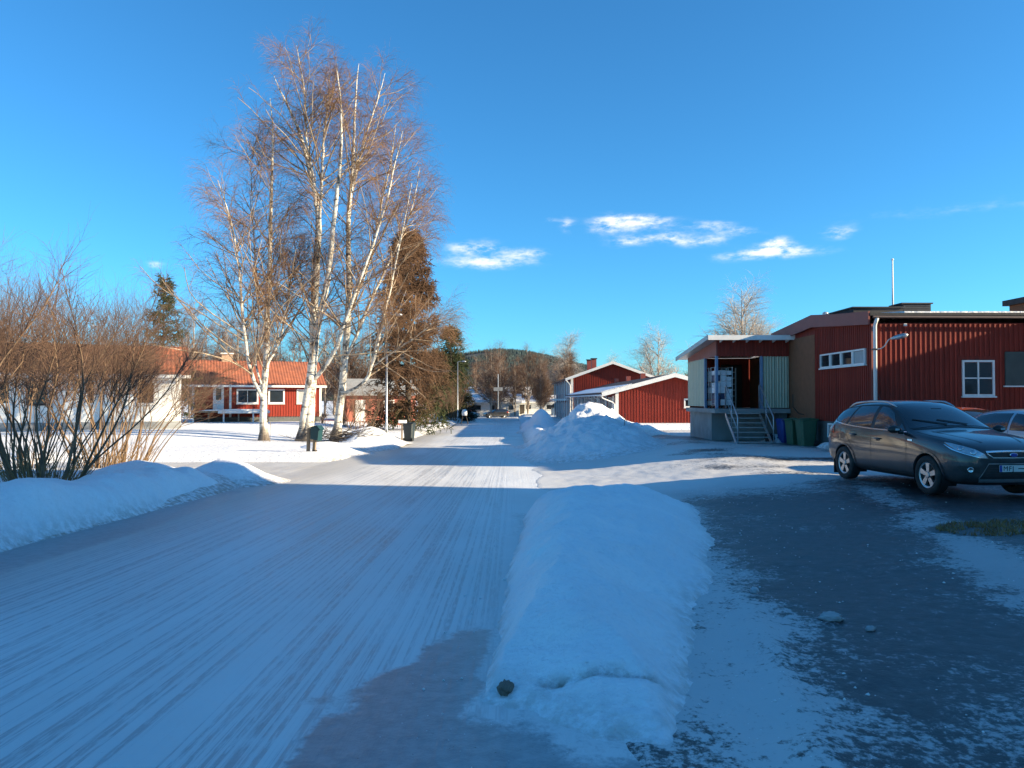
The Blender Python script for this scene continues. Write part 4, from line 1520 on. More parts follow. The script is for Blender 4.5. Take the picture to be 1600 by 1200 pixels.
def birch(base, Y, stems, label, seed, name='birch_tree', limb=4.2, per1=26, per2=8, per3=9):
    """stems: list of (pixel polyline, radius at foot, share of limbs, depth drift)"""
    rg = np.random.default_rng(seed)
    o = thing(name, base, label, 'tree', group='birches in the front garden')
    org = np.array(base)
    tk = Tubes()
    SP, SR = [], []
    for pl, r0, drift, t_lim in stems:
        n = len(pl)
        pts = np.array([P2W(px, py, Y + drift * i / max(n - 1, 1)) for i, (px, py) in enumerate(pl)]) - org
        q = resample(pts, 26)
        q[1:] += rg.normal(size=(25, 3)) * .012
        rr = r0 * .70 * (1 - np.linspace(0, 1, 26) ** 1.05) ** .8 + .012
        if q[0][2] < .9:                                     # flare where the trunk meets the ground
            zz = np.clip(1 - (q[:, 2] + .15) / 1.0, 0, 1)
            rr = rr * (1 + .9 * zz ** 2)
        tk.add(q[None], rr[None], 12)
        SP.append(q)
        SR.append(rr)
    SP, SR = np.stack(SP), np.stack(SR)
    top = SP[:, -1, 2].max()
    cr = Tubes()
    lim = Tubes()

    def l1(t):
        return limb * (.42 + .95 * (1 - t)) * .85
    P1, R1 = grow(SP, SR, per1, .10, .93, l1, 50, 9, lambda t: .034 * (1.25 - t) + .006, grav=.02, jit=.10, rg=rg, upb=.16)
    hgt = P1[:, 0, 2]
    keep = hgt > 2.4 + rg.uniform(0, 2.2, len(hgt))
    P1, R1 = P1[keep], R1[keep]
    lim.add(P1, R1, 5)
    P2, R2 = grow(P1, R1, per2, .15, 1.0, lambda t: 1.75 * (1.15 - .6 * t), 38, 6, lambda t: np.full_like(t, .0105), grav=-.3, jit=.12, rg=rg)
    cr.add(P2, R2, 3)
    P3, R3 = grow(P2, R2, per3, .12, 1.0, lambda t: .95 * (1.1 - .45 * t), 42, 4, lambda t: np.full_like(t, .0048), grav=-.95, jit=.14, rg=rg)
    cr.add(P3, R3, 3)
    Pt, Rt = grow(SP[:, 12:], SR[:, 12:], 16, .0, .93, lambda t: 1.3 * (1.1 - .5 * t), 45, 5, lambda t: np.full_like(t, .010), grav=-.35, jit=.14, rg=rg)
    cr.add(Pt, Rt, 3)
    Pu, Ru = grow(Pt, Rt, 8, .15, 1.0, lambda t: np.full_like(t, .75), 45, 4, lambda t: np.full_like(t, .0054), grav=-.9, jit=.14, rg=rg)
    cr.add(Pu, Ru, 3)
    tk.build('trunk', M_BIRCH, o)
    lb = lim.build('limbs', M_LIMB, o)
    cr.build('crown', M_TWIG, o)
    return o


def gpt(x, y, dz=0.0):
    return (x, y, gs(x, y) + dz)


YA = 39.0
birch(gpt(-12.53, YA), YA, [
    ([(413, 697), (412, 660), (411, 630), (413, 590), (418, 540), (416, 490), (420, 430), (421, 340), (423, 260), (424, 190), (419, 150)], .26, .8, 0),
    ([(409, 620), (398, 602), (388, 570), (382, 530), (377, 480), (372, 420), (364, 365), (350, 315), (338, 280)], .12, -1.5, 0),
    ([(414, 575), (426, 556), (438, 528), (446, 490), (452, 440), (462, 390)], .075, 1.2, 0),
    ([(408, 600), (396, 560), (405, 500), (398, 420), (392, 330), (390, 260), (378, 215)], .06, 2.2, 0)],
    'left slender white birch with a forked trunk beside the shrubs', 11, limb=5.2, per1=38)
YB = 40.0
birch(gpt(-10.6, YB), YB, [
    ([(480, 692), (484, 640), (487, 590), (491, 530), (490, 480), (493, 420), (497, 360), (495, 305), (484, 281), (474, 230), (462, 188), (440, 150), (425, 115)], .40, .6, 0),
    ([(472, 692), (474, 660), (480, 615), (489, 560), (496, 500), (502, 478), (511, 453), (514, 407), (519, 360), (522, 320), (531, 254), (532, 170), (528, 130), (524, 95)], .30, -.8, 0),
    ([(491, 320), (489, 275), (480, 240), (476, 205), (474, 140), (466, 100), (460, 66)], .10, .3, 0),
    ([(498, 340), (501, 290), (504, 200), (512, 160), (518, 140), (524, 105)], .10, 1.0, 0),
    ([(492, 592), (508, 572), (522, 555), (533, 521), (545, 484), (560, 440), (583, 380), (604, 310), (620, 240), (628, 200)], .14, -1.8, 0)],
    'tallest birch with a thick white double trunk, middle of the three', 12, limb=4.4, per1=28)
YC = 41.0
birch(gpt(-9.35, YC), YC, [
    ([(525, 690), (529, 650), (533, 617), (537, 592), (539, 546), (543, 503), (545, 450), (543, 392), (543, 330), (549, 275), (552, 188), (555, 130), (558, 95)], .30, .5, 0),
    ([(541, 360), (545, 305), (558, 254), (573, 200), (585, 164), (600, 110)], .10, 1.2, 0),
    ([(534, 615), (550, 612), (568, 602), (580, 577), (588, 545), (600, 490), (610, 450), (622, 390), (632, 340), (642, 285)], .13, -1.6, 0),
    ([(578, 578), (598, 560), (622, 545), (655, 522), (685, 498)], .055, -1.0, 0),
    ([(539, 560), (551, 540), (566, 500), (582, 463), (600, 423), (622, 380), (645, 320), (655, 260)], .11, 1.8, 0),
    ([(541, 500), (560, 455), (580, 400), (590, 340), (606, 270), (618, 190)], .09, 2.6, 0)],
    'right birch dividing low into many spreading arms, nearest the lamp post', 13, limb=4.3, per1=27)

# cut branches lying on the snow by the right birch
bp_ = thing('brush_pile', gpt(-8.4, 38.6), 'heap of cut dark branches on the snow beside the right birch', 'brush pile')
tb_ = Tubes()
nb = 90
p0 = np.stack([rng.normal(0, .75, nb), rng.normal(0, .5, nb), rng.uniform(.05, .45, nb)], -1)
dd = norm(np.stack([rng.normal(0, 1, nb), rng.normal(0, .6, nb), rng.normal(.05, .22, nb)], -1))
PB = p0[:, None] + dd[:, None] * np.linspace(0, 1, 5)[None, :, None] * rng.uniform(.6, 1.7, (nb, 1, 1)) + np.cumsum(rng.normal(0, .03, (nb, 5, 3)), 1)
PB[:, :, 2] = np.maximum(PB[:, :, 2], .02)
tb_.add(PB, np.linspace(.02, .006, 5)[None] * np.ones((nb, 1)), 4)
Pz, Rz = grow(PB, np.full((nb, 5), .01), 5, .2, 1, lambda t: np.full_like(t, .45), 40, 4, lambda t: np.full_like(t, .006), rg=rng)
tb_.add(Pz, Rz, 3)
tb_.build('branches', M_DKWOOD, bp_)


def shrub(x, y, h, spread, nst, label, seed, lean=(0, 0), gold=.3, per2=15, per3=8):
    rg = np.random.default_rng(seed)
    o = thing('bare_shrub', gpt(x, y), label, 'shrub', group='bare shrubs along the left side')
    a = rg.uniform(0, 2 * math.pi, nst)
    s = np.sqrt(rg.uniform(0, 1, nst))
    b0 = np.stack([np.cos(a) * s * .42 * spread / 2, np.sin(a) * s * .55 * spread / 2, np.full(nst, -.12)], -1)
    d = norm(np.stack([np.cos(a) * s * .55 + lean[0] * .4, np.sin(a) * s * .5 + lean[1] * .4, np.ones(nst)], -1))
    m = 9
    Ln = h * rg.uniform(.62, 1.02, nst)
    pts = [b0]
    for k in range(m - 1):
        pts.append(pts[-1] + d * (Ln / (m - 1))[:, None])
        d = norm(d + rg.normal(size=d.shape) * .15 + np.array([0, 0, .05]))
    P0 = np.stack(pts, 1)
    r0 = rg.uniform(.008, .034, nst)[:, None] * np.linspace(1, .2, m)[None]
    st = Tubes().add(P0, r0, 5)
    P1, R1 = grow(P0, r0, per2, .50, 1.0, lambda t: h * .30 * (1.2 - .6 * t), 38, 6, lambda t: np.full_like(t, .0095), grav=.15, jit=.13, rg=rg, upb=.15)
    tw = Tubes().add(P1, R1, 3)
    P2_, R2_ = grow(P1, R1, per3, .15, 1.0, lambda t: np.full_like(t, h * .115), 38, 4, lambda t: np.full_like(t, .0052), grav=.15, jit=.15, rg=rg, upb=.1)
    tw.add(P2_, R2_, 3)
    Pt, Rt = grow(P0[:, 4:], r0[:, 4:], 9, .1, 1.0, lambda t: np.full_like(t, h * .12), 32, 4, lambda t: np.full_like(t, .006), grav=.2, jit=.14, rg=rg, upb=.15)
    tw.add(Pt, Rt, 3)
    st.build('stems', M_SHRUB, o)
    tw.build('twigs', M_SHRUBT, o)
    ng = int(nst * gold * 4)
    if ng:
        a = rg.uniform(0, 2 * math.pi, ng)
        s = np.sqrt(rg.uniform(0, 1, ng))
        b0 = np.stack([np.cos(a) * s * .42 * spread / 2, np.sin(a) * s * .55 * spread / 2, np.full(ng, -.1)], -1)
        d = norm(np.stack([np.cos(a) * s * .7, np.sin(a) * s * .6, np.ones(ng)], -1))
        pts = [b0]
        Lg = rg.uniform(.35, 1.35, ng)
        for k in range(5):
            pts.append(pts[-1] + d * (Lg / 5)[:, None])
            d = norm(d + rg.normal(size=d.shape) * .12)
        PG = np.stack(pts, 1)
        gt = Tubes().add(PG, rg.uniform(.006, .013, ng)[:, None] * np.linspace(1, .4, 6)[None], 3)
        gt.build('young_shoots', M_GOLD, o)
    return o


shrub(-9.9, 12.6, 4.4, 2.4, 22, 'nearest bare shrub with dark stems at the left picture edge', 21, gold=.25)
shrub(-9.3, 15.4, 4.6, 2.5, 26, 'bare shrub with golden young shoots round its foot, second from the left edge', 22, gold=1.6)
shrub(-11.6, 18.2, 5.2, 2.6, 22, 'tall bare shrub standing back behind the golden footed one', 23, gold=.3)
shrub(-11.4, 21.4, 5.5, 2.5, 26, 'bare shrub with thick dark leaning stems, third in the front row', 24, lean=(.25, 0), gold=.25)
shrub(-12.2, 24.3, 5.2, 3.0, 30, 'rightmost bare shrub, leaning right with pale shoots at its foot', 25, lean=(.5, 0), gold=.8)
shrub(-15.5, 20.5, 5.4, 2.8, 12, 'bare shrub at the back, between the white house and the front row', 26, gold=.1)
shrub(-15.8, 25.0, 5.4, 2.8, 12, 'bare shrub at the back, before the corner of the white house', 27, gold=.1)


# ---------------------------------------------------------------- conifers
def needle_mat(name, green, brown, lo, hi, sidex=0.0):
    m = bpy.data.materials.new(name)
    m.use_nodes = True
    n, l = nodes_of(m)
    b = n['Principled BSDF']
    t = n.new('ShaderNodeTexCoord')
    p = t.outputs['Object']
    sp = n.new('ShaderNodeSeparateXYZ')
    l.new(p, sp.inputs[0])
    v = nmath(n, l, 'ADD', sp.outputs[2], nmath(n, l, 'MULTIPLY_ADD', noise(n, l, p, .45, 4, .6), 9.0, -4.5))
    v = nmath(n, l, 'ADD', v, nmath(n, l, 'MULTIPLY', sp.outputs[0], sidex))
    f = ramp(n, l, v, lo, hi)
    var = ramp(n, l, noise(n, l, p, 5, 4), .25, .75)
    gc = mix_rgb(n, l, var, tuple(c * .55 for c in green), green)
    bc = mix_rgb(n, l, var, tuple(c * .6 for c in brown), brown)
    l.new(mix_rgb(n, l, f, gc, bc), b.inputs['Base Color'])
    b.inputs['Roughness'].default_value = .75
    b.inputs['Specular IOR Level'].default_value = .2
    return m


def spruce(x, y, h, rad, nbr, label, seed, m, per=15, per2=5, droop=-.55, name='spruce_tree', low=.03, pw=.85, sz=1.0, group=None, twig_d=.62):
    rg = np.random.default_rng(seed)
    o = thing(name, gpt(x, y), label, 'tree', group=group)
    tz = np.linspace(-.2, h, 14)
    tp = np.stack([.03 * np.sin(tz), .03 * np.cos(tz * .8), tz], -1)
    tr = (h * .016) * (1 - np.linspace(0, 1, 14)) + .015
    Tubes().add(tp[None], tr[None], 8).build('trunk', M_DKWOOD, o)
    t = rg.uniform(low, .99, nbr) ** .9
    a = rg.uniform(0, 2 * math.pi, nbr)
    prof = (1 - t) ** pw * (.82 + .3 * rg.uniform(0, 1, nbr))
    Ln = rad * prof + .12
    d = norm(np.stack([np.cos(a), np.sin(a), .15 + .6 * (t - .35)], -1))
    mseg = 6
    pts = [np.stack([np.zeros(nbr), np.zeros(nbr), t * h], -1)]
    for k in range(mseg - 1):
        pts.append(pts[-1] + d * (Ln / (mseg - 1))[:, None])
        d = norm(d + np.array([0, 0, -.12 + .05 * k]) + rg.normal(size=d.shape) * .05)
    P0 = np.stack(pts, 1)
    r0 = np.full((nbr, 1), .03) * np.linspace(1, .3, mseg)[None]
    cr = Tubes().add(P0, r0, 3)
    P1, R1 = grow(P0, r0 + .05, per, .12, 1.0, lambda t: twig_d * sz * (1.15 - .55 * t), 52, 4, lambda t: np.full_like(t, .030 * sz), grav=droop, jit=.12, tip=.3, rg=rg)
    cr.add(P1, R1, 3)
    P2_, R2_ = grow(P1, R1 + .05, per2, .1, 1.0, lambda t: np.full_like(t, .26 * sz), 45, 3, lambda t: np.full_like(t, .024 * sz), grav=droop, jit=.15, tip=.25, rg=rg)
    cr.add(P2_, R2_, 3)
    cr.build('crown', m, o)
    return o


M_SPR = needle_mat('brown_spruce', (.060, .075, .028), (.115, .064, .036), .0, 2.0, -.6)
M_THU = needle_mat('dull_conifer', (.058, .070, .022), (.125, .076, .038), 1.0, 4.0)
M_THU2 = needle_mat('green_conifer', (.050, .066, .026), (.10, .08, .03), 90, 99)
spruce(-8.1, 60, 15.3, 3.3, 370, 'tall brown spruce with green lower boughs behind the black bin', 31, M_SPR, per=11, per2=4, pw=.45, sz=1.4)
spruce(-27.2, 60, 11.4, 3.2, 150, 'dark green spruce top rising behind the left shrubs', 33, M_THU2, per=9, per2=4, pw=.7)
spruce(-8.6, 108, 12.4, 3.5, 150, 'rounded dark conifer behind the second street lamp', 34, M_THU2, per=9, per2=4, pw=.55, droop=-.2, name='conifer_tree', sz=1.9)
spruce(-9.6, 97, 8.4, 2.6, 130, 'brown leafless looking conifer in front of the rounded dark one', 35, M_THU, per=9, per2=4, pw=.5, droop=.5, name='conifer_tree', sz=1.6)
spruce(-8.6, 118, 9.0, 2.6, 110, 'olive brown conifer right of the second street lamp', 36, M_THU, per=9, per2=4, pw=.55, droop=-.1, name='conifer_tree', sz=1.8)
spruce(-6.0, 103, 3.6, 1.3, 60, 'low dark evergreen at the left road edge far down the street', 37, needle_mat('black_evergreen', (.014, .018, .012), (.02, .02, .015), 50, 60), per=8, per2=4, pw=.4, name='evergreen_bush')
shrub(-11.2, 57, 3.6, 4.2, 36, 'tangled brown shrubbery beside the tall spruce', 41, gold=0, per2=8, per3=6)
shrub(-8.6, 78, 5.0, 4.0, 34, 'fan of bare stems between the spruce and the second lamp', 42, gold=.2, per2=10, per3=6)
shrub(-7.4, 95, 4.6, 2.8, 26, 'pale bare shrub at the foot of the second street lamp', 43, gold=.3, per2=9, per3=5)
shrub(-15.8, 63.2, 1.3, 2.0, 24, 'small bare bush under the bungalow windows', 44, gold=0, per2=6, per3=4)
shrub(-13.2, 61.5, 3.0, 2.2, 28, 'weeping reddish shrub at the right corner of the bungalow', 45, gold=0, per2=8, per3=6)


# ---------------------------------------------------------------- generic bare trees for the background
def bare_tree(loc, h, label, seed, group=None, cat='tree', name='bare_tree', mt=None, mb_=None, wide=.30, per1=28, per2=8, per3=5, droop=-.25, twig=.011):
    rg = np.random.default_rng(seed)
    o = thing(name, loc, label, cat, group=group)
    m = 16
    stems = []
    for k in range(3):
        q = np.zeros((m, 3))
        f = np.linspace(0, 1, m)
        q[:, 2] = -.3 + h * f * (1 - .14 * k)
        ax = rg.uniform(0, 6.28)
        q[:, 0] = math.cos(ax) * h * .10 * k * f ** 1.2 + np.cumsum(rg.normal(0, .012 * h / m, m))
        q[:, 1] = math.sin(ax) * h * .10 * k * f ** 1.2 + np.cumsum(rg.normal(0, .012 * h / m, m))
        stems.append(q)
    SP = np.stack(stems)
    SR = np.stack([h * .012 * (1 - .25 * k) * (1 - np.linspace(0, 1, m)) + .012 for k in range(3)])
    tk = Tubes().add(SP, SR, 6)
    P1, R1 = grow(SP, SR, per1, .22, .98, lambda t: h * wide * (1.15 - .85 * t), 42, 7, lambda t: h * .0045 * (1.2 - t) + .006, grav=.1, jit=.1, rg=rg, upb=.2)
    tk.add(P1, R1, 4)
    P2_, R2_ = grow(P1, R1, per2, .15, 1, lambda t: h * .11 * (1.15 - .5 * t), 40, 5, lambda t: np.full_like(t, twig * 1.4), grav=droop, jit=.12, rg=rg)
    cr = Tubes().add(P2_, R2_, 3)
    P3_, R3_ = grow(P2_, R2_, per3, .15, 1, lambda t: np.full_like(t, h * .055), 42, 4, lambda t: np.full_like(t, twig), grav=droop * 2, jit=.14, rg=rg)
    cr.add(P3_, R3_, 3)
    tk.build('trunk', mb_ or M_FBARK, o)
    cr.build('crown', mt or M_FTWIG, o)
    return o


# single birches over the red roofs, told apart by where they stand
bare_tree((10.2, 135, -1.3), 14.6, 'pale bare birch rising over the two storey building on its left', 51, mt=M_GREYTW, wide=.28, twig=.02, per2=10).scale = (1.4, 1.4, 1)
bare_tree((24.3, 128, -1.3), 14.8, 'pale bare birch left of the dock roof, above the low red building', 52, mt=M_GREYTW, wide=.38, twig=.02, per2=10).scale = (1.3, 1.3, 1)
bare_tree((20.3, 158, -1.3), 12.5, 'smaller distant birch top behind the gable ridge', 53, mt=M_GREYTW, wide=.34, twig=.024)
bare_tree((23.6, 79, -.6), 13.9, 'round topped bare birch directly behind the loading dock roof', 54, mt=M_GREYTW, wide=.40, twig=.013, per1=36, per2=11).scale = (1.5, 1.5, 1)
# the grove beyond the end of the street
gA = bare_tree((-2.0, 132, -1.3), 12.5, 'bare birch in the brown grove beyond the end of the street', 61, group='grove beyond the street', twig=.022)
gB = bare_tree((3.0, 146, -1.3), 13.5, 'bare birch in the brown grove beyond the end of the street', 62, group='grove beyond the street', twig=.024, wide=.24)
rg_ = random.Random(5)
for k in range(34):
    yy = rg_.uniform(128, 205)
    px_ = 742 + (k * 37 % 150) + rg_.uniform(-4, 4)
    xx = (px_ - 800) / F * yy
    copy_tree(gA if k % 2 else gB, (xx, yy, -1.35), rg_.uniform(0, 6.28), rg_.uniform(.62, 1.0))
bwA = bare_tree((-30, 84, -.4), 10.5, 'bare tree in the thicket behind the bungalow roof', 63, group='trees behind the bungalow', twig=.018, wide=.34, mt=M_FTWIG)
for k in range(20):
    px_ = 290 + k * 16.5 + rg_.uniform(-6, 6)
    yy = rg_.uniform(80, 112)
    copy_tree(bwA, ((px_ - 800) / F * yy, yy, -.5), rg_.uniform(0, 6.28), rg_.uniform(.9, 1.4))
# dark pines and brown trees low over the right-hand roofs
pnA = spruce(34.0, 150, 7.6, 1.9, 50, 'dark pine among the tree tops above the low red building', 71, M_THU2, per=10, per2=4, name='pine_tree', sz=1.8, droop=.1, group='tree tops over the red roofs')
pnA.location.z = -1.3
for px_, yy, s in ((1062, 165, .55), (1084, 165, .6), (1020, 210, .62), (1000, 215, .6), (1036, 220, .66), (985, 230, .64), (1010, 240, .7)):
    copy_tree(pnA, ((px_ - 800) / F * yy, yy, -1.3), px_, s)
for k in range(7):
    px_ = 965 + k * 17
    yy = 170 + (k * 13 % 40)
    copy_tree(gB, ((px_ - 800) / F * yy, yy, -1.4), k, .62, 'brown tree top low behind the red roofs', 'brown tops behind the red roofs')

# ================================================================== STREET FURNITURE


def lamp_post(x, y, h, label, arm=.9):
    t = thing('street_lamp', (x, y, g(x, y) + .02), label, 'street lamp', group='street lamps on the left')
    MB().tube([(0, 0, -.2), (0, 0, 1.2), (0, 0, 1.25), (0, 0, h)], [.075, .075, .055, .04], 12).build('post', M_STEEL, t, smooth=True)
    MB().tube([(0, 0, h - .05), (.1, 0, h + .03), (arm * .6, 0, h + .06)], .025, 8).build('arm', M_STEEL, t)
    MB().tube([(arm * .55, 0, h + .06), (arm * .65, 0, h + .06), (arm * .95, 0, h + .04), (arm * 1.1, 0, h + .02)], [.03, .09, .09, .03], 10).build('lamp_head', M_STEEL, t, smooth=True)
    box('hatch', -.03, .03, -.085, -.074, .6, .85, M_DKMET, t)
    return t


lamp_post(-6.75, 41.5, 7.0, 'near grey street lamp rising from the shaded snow mound', .75)
lamp_post(-6.55, 93, 7.4, 'second street lamp farther down the left side', .9)
# a clear round lantern cover lies low on the first post: small white box
sb = thing('white_post_box', (-6.35, 44.5, g(-6.4, 44.5)), 'small white box on a post behind the near street lamp', 'box')
MB().box(-.04, .04, -.04, .04, -.1, 1.15).build('post', M_WOOD, sb)
MB().box(-.2, .26, -.15, .15, 1.152, 1.33).build('box', M_WHITE, sb, bevel=.03)

# mailbox on a leaning double post
mb0 = thing('mailbox', (-7.85, 30, g(-7.85, 30) + .02), 'green mailbox on a leaning wooden double post by the driveway', 'mailbox', R(-14))
for dx, tp_ in ((-.10, .05), (.14, .07)):
    MB().prism([(dx - .055, -.05, -.15), (dx + .055, -.05, -.15), (dx + .055 + tp_, -.05, 1.18 if dx < 0 else .95), (dx - .045 + tp_, -.05, 1.2 if dx < 0 else .95)], (0, .1, 0)).build('post', M_WOOD, mb0)
MB().prism([(-.95, -.06, .22), (-.9, -.06, .10), (-.06, -.06, -.06), (.05, -.06, .12), (-.14, -.06, .14)], (0, .14, 0)).build('foot_beam', M_DKWOOD, mb0)
MB().box(-.62, -.12, -.09, .12, .245, .285).build('foot_snow', M_SNOW, mb0)
MB().box(.13, .25, -.06, .10, .05, .35).build('brace', M_DKWOOD, mb0)
M_MAIL = mat('dark_green_enamel', (.012, .045, .048), .4, .12, 6, .1, 30)
bxm = MB().prism([(.10, -.19, .78), (.42, -.19, .70), (.47, -.19, 1.14), (.36, -.19, 1.27), (.12, -.19, 1.22)], (0, .36, 0)).build('box', M_MAIL, mb0, bevel=.02)
MB().prism([(.11, -.21, 1.22), (.37, -.21, 1.28), (.52, -.21, 1.13), (.53, -.21, 1.15), (.38, -.21, 1.31), (.11, -.21, 1.25)], (0, .40, 0)).build('lid', M_MAIL, mb0)

bin_thing(-6.3, 47.3, R(172), (.014, .024, .026), 'black wheelie bin at the left road edge before the spruce', 1.12, .62)

nb_ = thing('newspaper_box', (-5.55, 90, g(-5.5, 90)), 'small white letterbox on splayed dark legs far down the road', 'mailbox')
MB().lathe([(.0, .95), (.28, .98), (.32, 1.15), (.30, 1.5), (.22, 1.66), (.0, 1.7)], k=14).build('box', M_WHITE, nb_, smooth=True)
for a in (-.45, .45):
    MB().tube([(a * .4, 0, .98), (a, .05, -.1)], .06, 6).build('leg', M_DKWOOD, nb_)
sg = thing('sign_board', (-2.3, 128, -1.3), 'grey board on a thin pole before the far bungalow', 'sign')
MB().tube([(0, 0, -.1), (0, 0, 7.2)], .06, 8).build('post', M_STEEL, sg)
MB().box(-.75, .75, -.08, -.062, 4.4, 5.0).build('board', M_CONC, sg)
mk = thing('snow_marker', (4.55, 31.6, g(4.5, 31.6)), 'thin snow marker stick leaning in the snow pile', 'stick')
MB().tube([(0, 0, 0), (.10, 0, 1.35)], .014, 6).build('stick', M_WOOD, mk)
MB().tube([(.075, 0, 1.0), (.095, 0, 1.28)], .018, 6).build('band', mat('orange_band', (.5, .12, .03), .5), mk)
for i, (xx, yy, hh) in enumerate(((-12.0, 37.2, 1.2), (-11.8, 37.6, 1.0))):
    st_ = thing('plant_stake', (xx, yy, gs(xx, yy) - .05), ['taller thin stake in the snow left of the slender birch', 'shorter thin stake in the snow left of the slender birch'][i], 'stake')
    MB().tube([(0, 0, 0), (.02, 0, hh)], .012, 6).build('stick', M_WOOD, st_)
    MB().lathe([(.0, hh), (.018, hh + .005), (.0, hh + .03)], (.02, 0, 0), k=8).build('tip', M_WOOD, st_)

# ================================================================== CARS
def paint_mat(name, col, metal=.35, rough=.32):
    m = mat(name, col, rough, .06, 3, 0, metal=metal, coat=.8, dark=tuple(c * .7 + .02 for c in col), dfac=.25, dscale=2.5)
    # salt film thrown up on the lower body
    n, l = nodes_of(m)
    b = n['Principled BSDF']
    t = n.new('ShaderNodeTexCoord')
    sp = n.new('ShaderNodeSeparateXYZ')
    l.new(t.outputs['Object'], sp.inputs[0])
    f = nmath(n, l, 'MULTIPLY', ramp(n, l, sp.outputs[2], .95, .25), ramp(n, l, noise(n, l, t.outputs['Object'], 3.5, 6, .65), .3, .7, .05, .45))
    src = b.inputs['Base Color'].links[0].from_socket
    l.new(mix_rgb(n, l, f, src, (.12, .12, .12)), b.inputs['Base Color'])
    l.new(ramp(n, l, f, 0, .6, rough, .75), b.inputs['Roughness'])
    l.new(ramp(n, l, f, 0, .5, .8, .1), b.inputs['Coat Weight'])
    return m


M_CARGL = mat('car_glass', (.012, .015, .018), .04, .1, 2, 0, spec=.8, coat=.5)
M_LENS = mat('lamp_lens', (.50, .54, .58), .12, .15, 14, 0, metal=.5, coat=.8)
M_AMBER = mat('amber_lens', (.45, .13, .03), .2, .1, 10, 0, coat=.5)
M_REDL = mat('red_lens', (.30, .012, .010), .2, .1, 10, 0, coat=.5)
M_PLATE = mat('plate_white', (.70, .70, .66), .4, .05, 8)
M_EU = mat('plate_blue', (.02, .06, .35), .4, .05, 8)
M_INK = mat('black_ink', (.01, .01, .01), .5, .05, 8)

# x, then half section: (y,z) from floor centre up to roof centre
SUV = [
    (.915, [(0, .36), (.40, .36), (.50, .42), (.53, .56), (.52, .70), (.46, .76), (.36, .79), (.18, .80), (0, .80)]),
    (.84, [(0, .26), (.58, .26), (.69, .36), (.735, .56), (.71, .76), (.62, .83), (.48, .86), (.24, .875), (0, .88)]),
    (.66, [(0, .22), (.70, .22), (.82, .34), (.865, .60), (.825, .86), (.72, .925), (.55, .95), (.28, .965), (0, .97)]),
    (.36, [(0, .21), (.76, .21), (.885, .33), (.915, .64), (.875, .93), (.77, .99), (.58, 1.015), (.30, 1.03), (0, 1.035)]),
    (.0, [(0, .21), (.77, .21), (.895, .33), (.925, .66), (.895, .97), (.80, 1.04), (.60, 1.065), (.30, 1.08), (0, 1.085)]),
    (-.36, [(0, .21), (.77, .21), (.895, .33), (.92, .67), (.90, .995), (.84, 1.065), (.70, 1.10), (.36, 1.125), (0, 1.13)]),
    (-.55, [(0, .21), (.77, .21), (.895, .33), (.918, .68), (.90, 1.01), (.845, 1.09), (.74, 1.16), (.42, 1.225), (0, 1.245)]),
    (-.85, [(0, .21), (.77, .21), (.895, .33), (.915, .69), (.90, 1.03), (.835, 1.17), (.725, 1.32), (.42, 1.40), (0, 1.425)]),
    (-1.22, [(0, .21), (.77, .21), (.895, .33), (.912, .70), (.90, 1.05), (.815, 1.28), (.675, 1.515), (.38, 1.585), (0, 1.605)]),
    (-1.65, [(0, .21), (.77, .21), (.895, .33), (.912, .71), (.90, 1.065), (.805, 1.32), (.655, 1.59), (.36, 1.65), (0, 1.665)]),
    (-2.25, [(0, .21), (.77, .21), (.895, .34), (.915, .73), (.90, 1.09), (.80, 1.33), (.645, 1.59), (.36, 1.645), (0, 1.66)]),
    (-2.85, [(0, .23), (.77, .23), (.89, .36), (.915, .76), (.895, 1.13), (.79, 1.34), (.63, 1.545), (.35, 1.60), (0, 1.615)]),
    (-3.18, [(0, .26), (.74, .26), (.87, .38), (.90, .78), (.87, 1.13), (.755, 1.31), (.60, 1.47), (.34, 1.52), (0, 1.53)]),
    (-3.36, [(0, .29), (.70, .29), (.84, .40), (.875, .78), (.835, 1.07), (.73, 1.17), (.59, 1.26), (.34, 1.30), (0, 1.31)]),
    (-3.48, [(0, .32), (.62, .32), (.79, .44), (.82, .72), (.78, 1.0), (.70, 1.09), (.56, 1.15), (.32, 1.17), (0, 1.18)]),
    (-3.55, [(0, .40), (.48, .40), (.62, .46), (.66, .62), (.62, .76), (.52, .80), (.40, .82), (.22, .83), (0, .83)]),
]


def loft(sections, zs=1.0):
    bm = bmesh.new()
    rings = []
    for x, hs in sections:
        pts = [(y, z) for y, z in hs] + [(-y, z) for y, z in hs[-2:0:-1]]
        rings.append([bm.verts.new((x, y, z * zs)) for y, z in pts])
    n = len(rings[0])
    for a, b in zip(rings, rings[1:]):
        for j in range(n):
            bm.faces.new((a[j], a[(j + 1) % n], b[(j + 1) % n], b[j]))
    bm.faces.new(rings[0])
    bm.faces.new(rings[-1][::-1])
    bmesh.ops.recalc_face_normals(bm, faces=bm.faces)
    me = bpy.data.meshes.new('body')
    bm.to_mesh(me)
    bm.free()
    return me


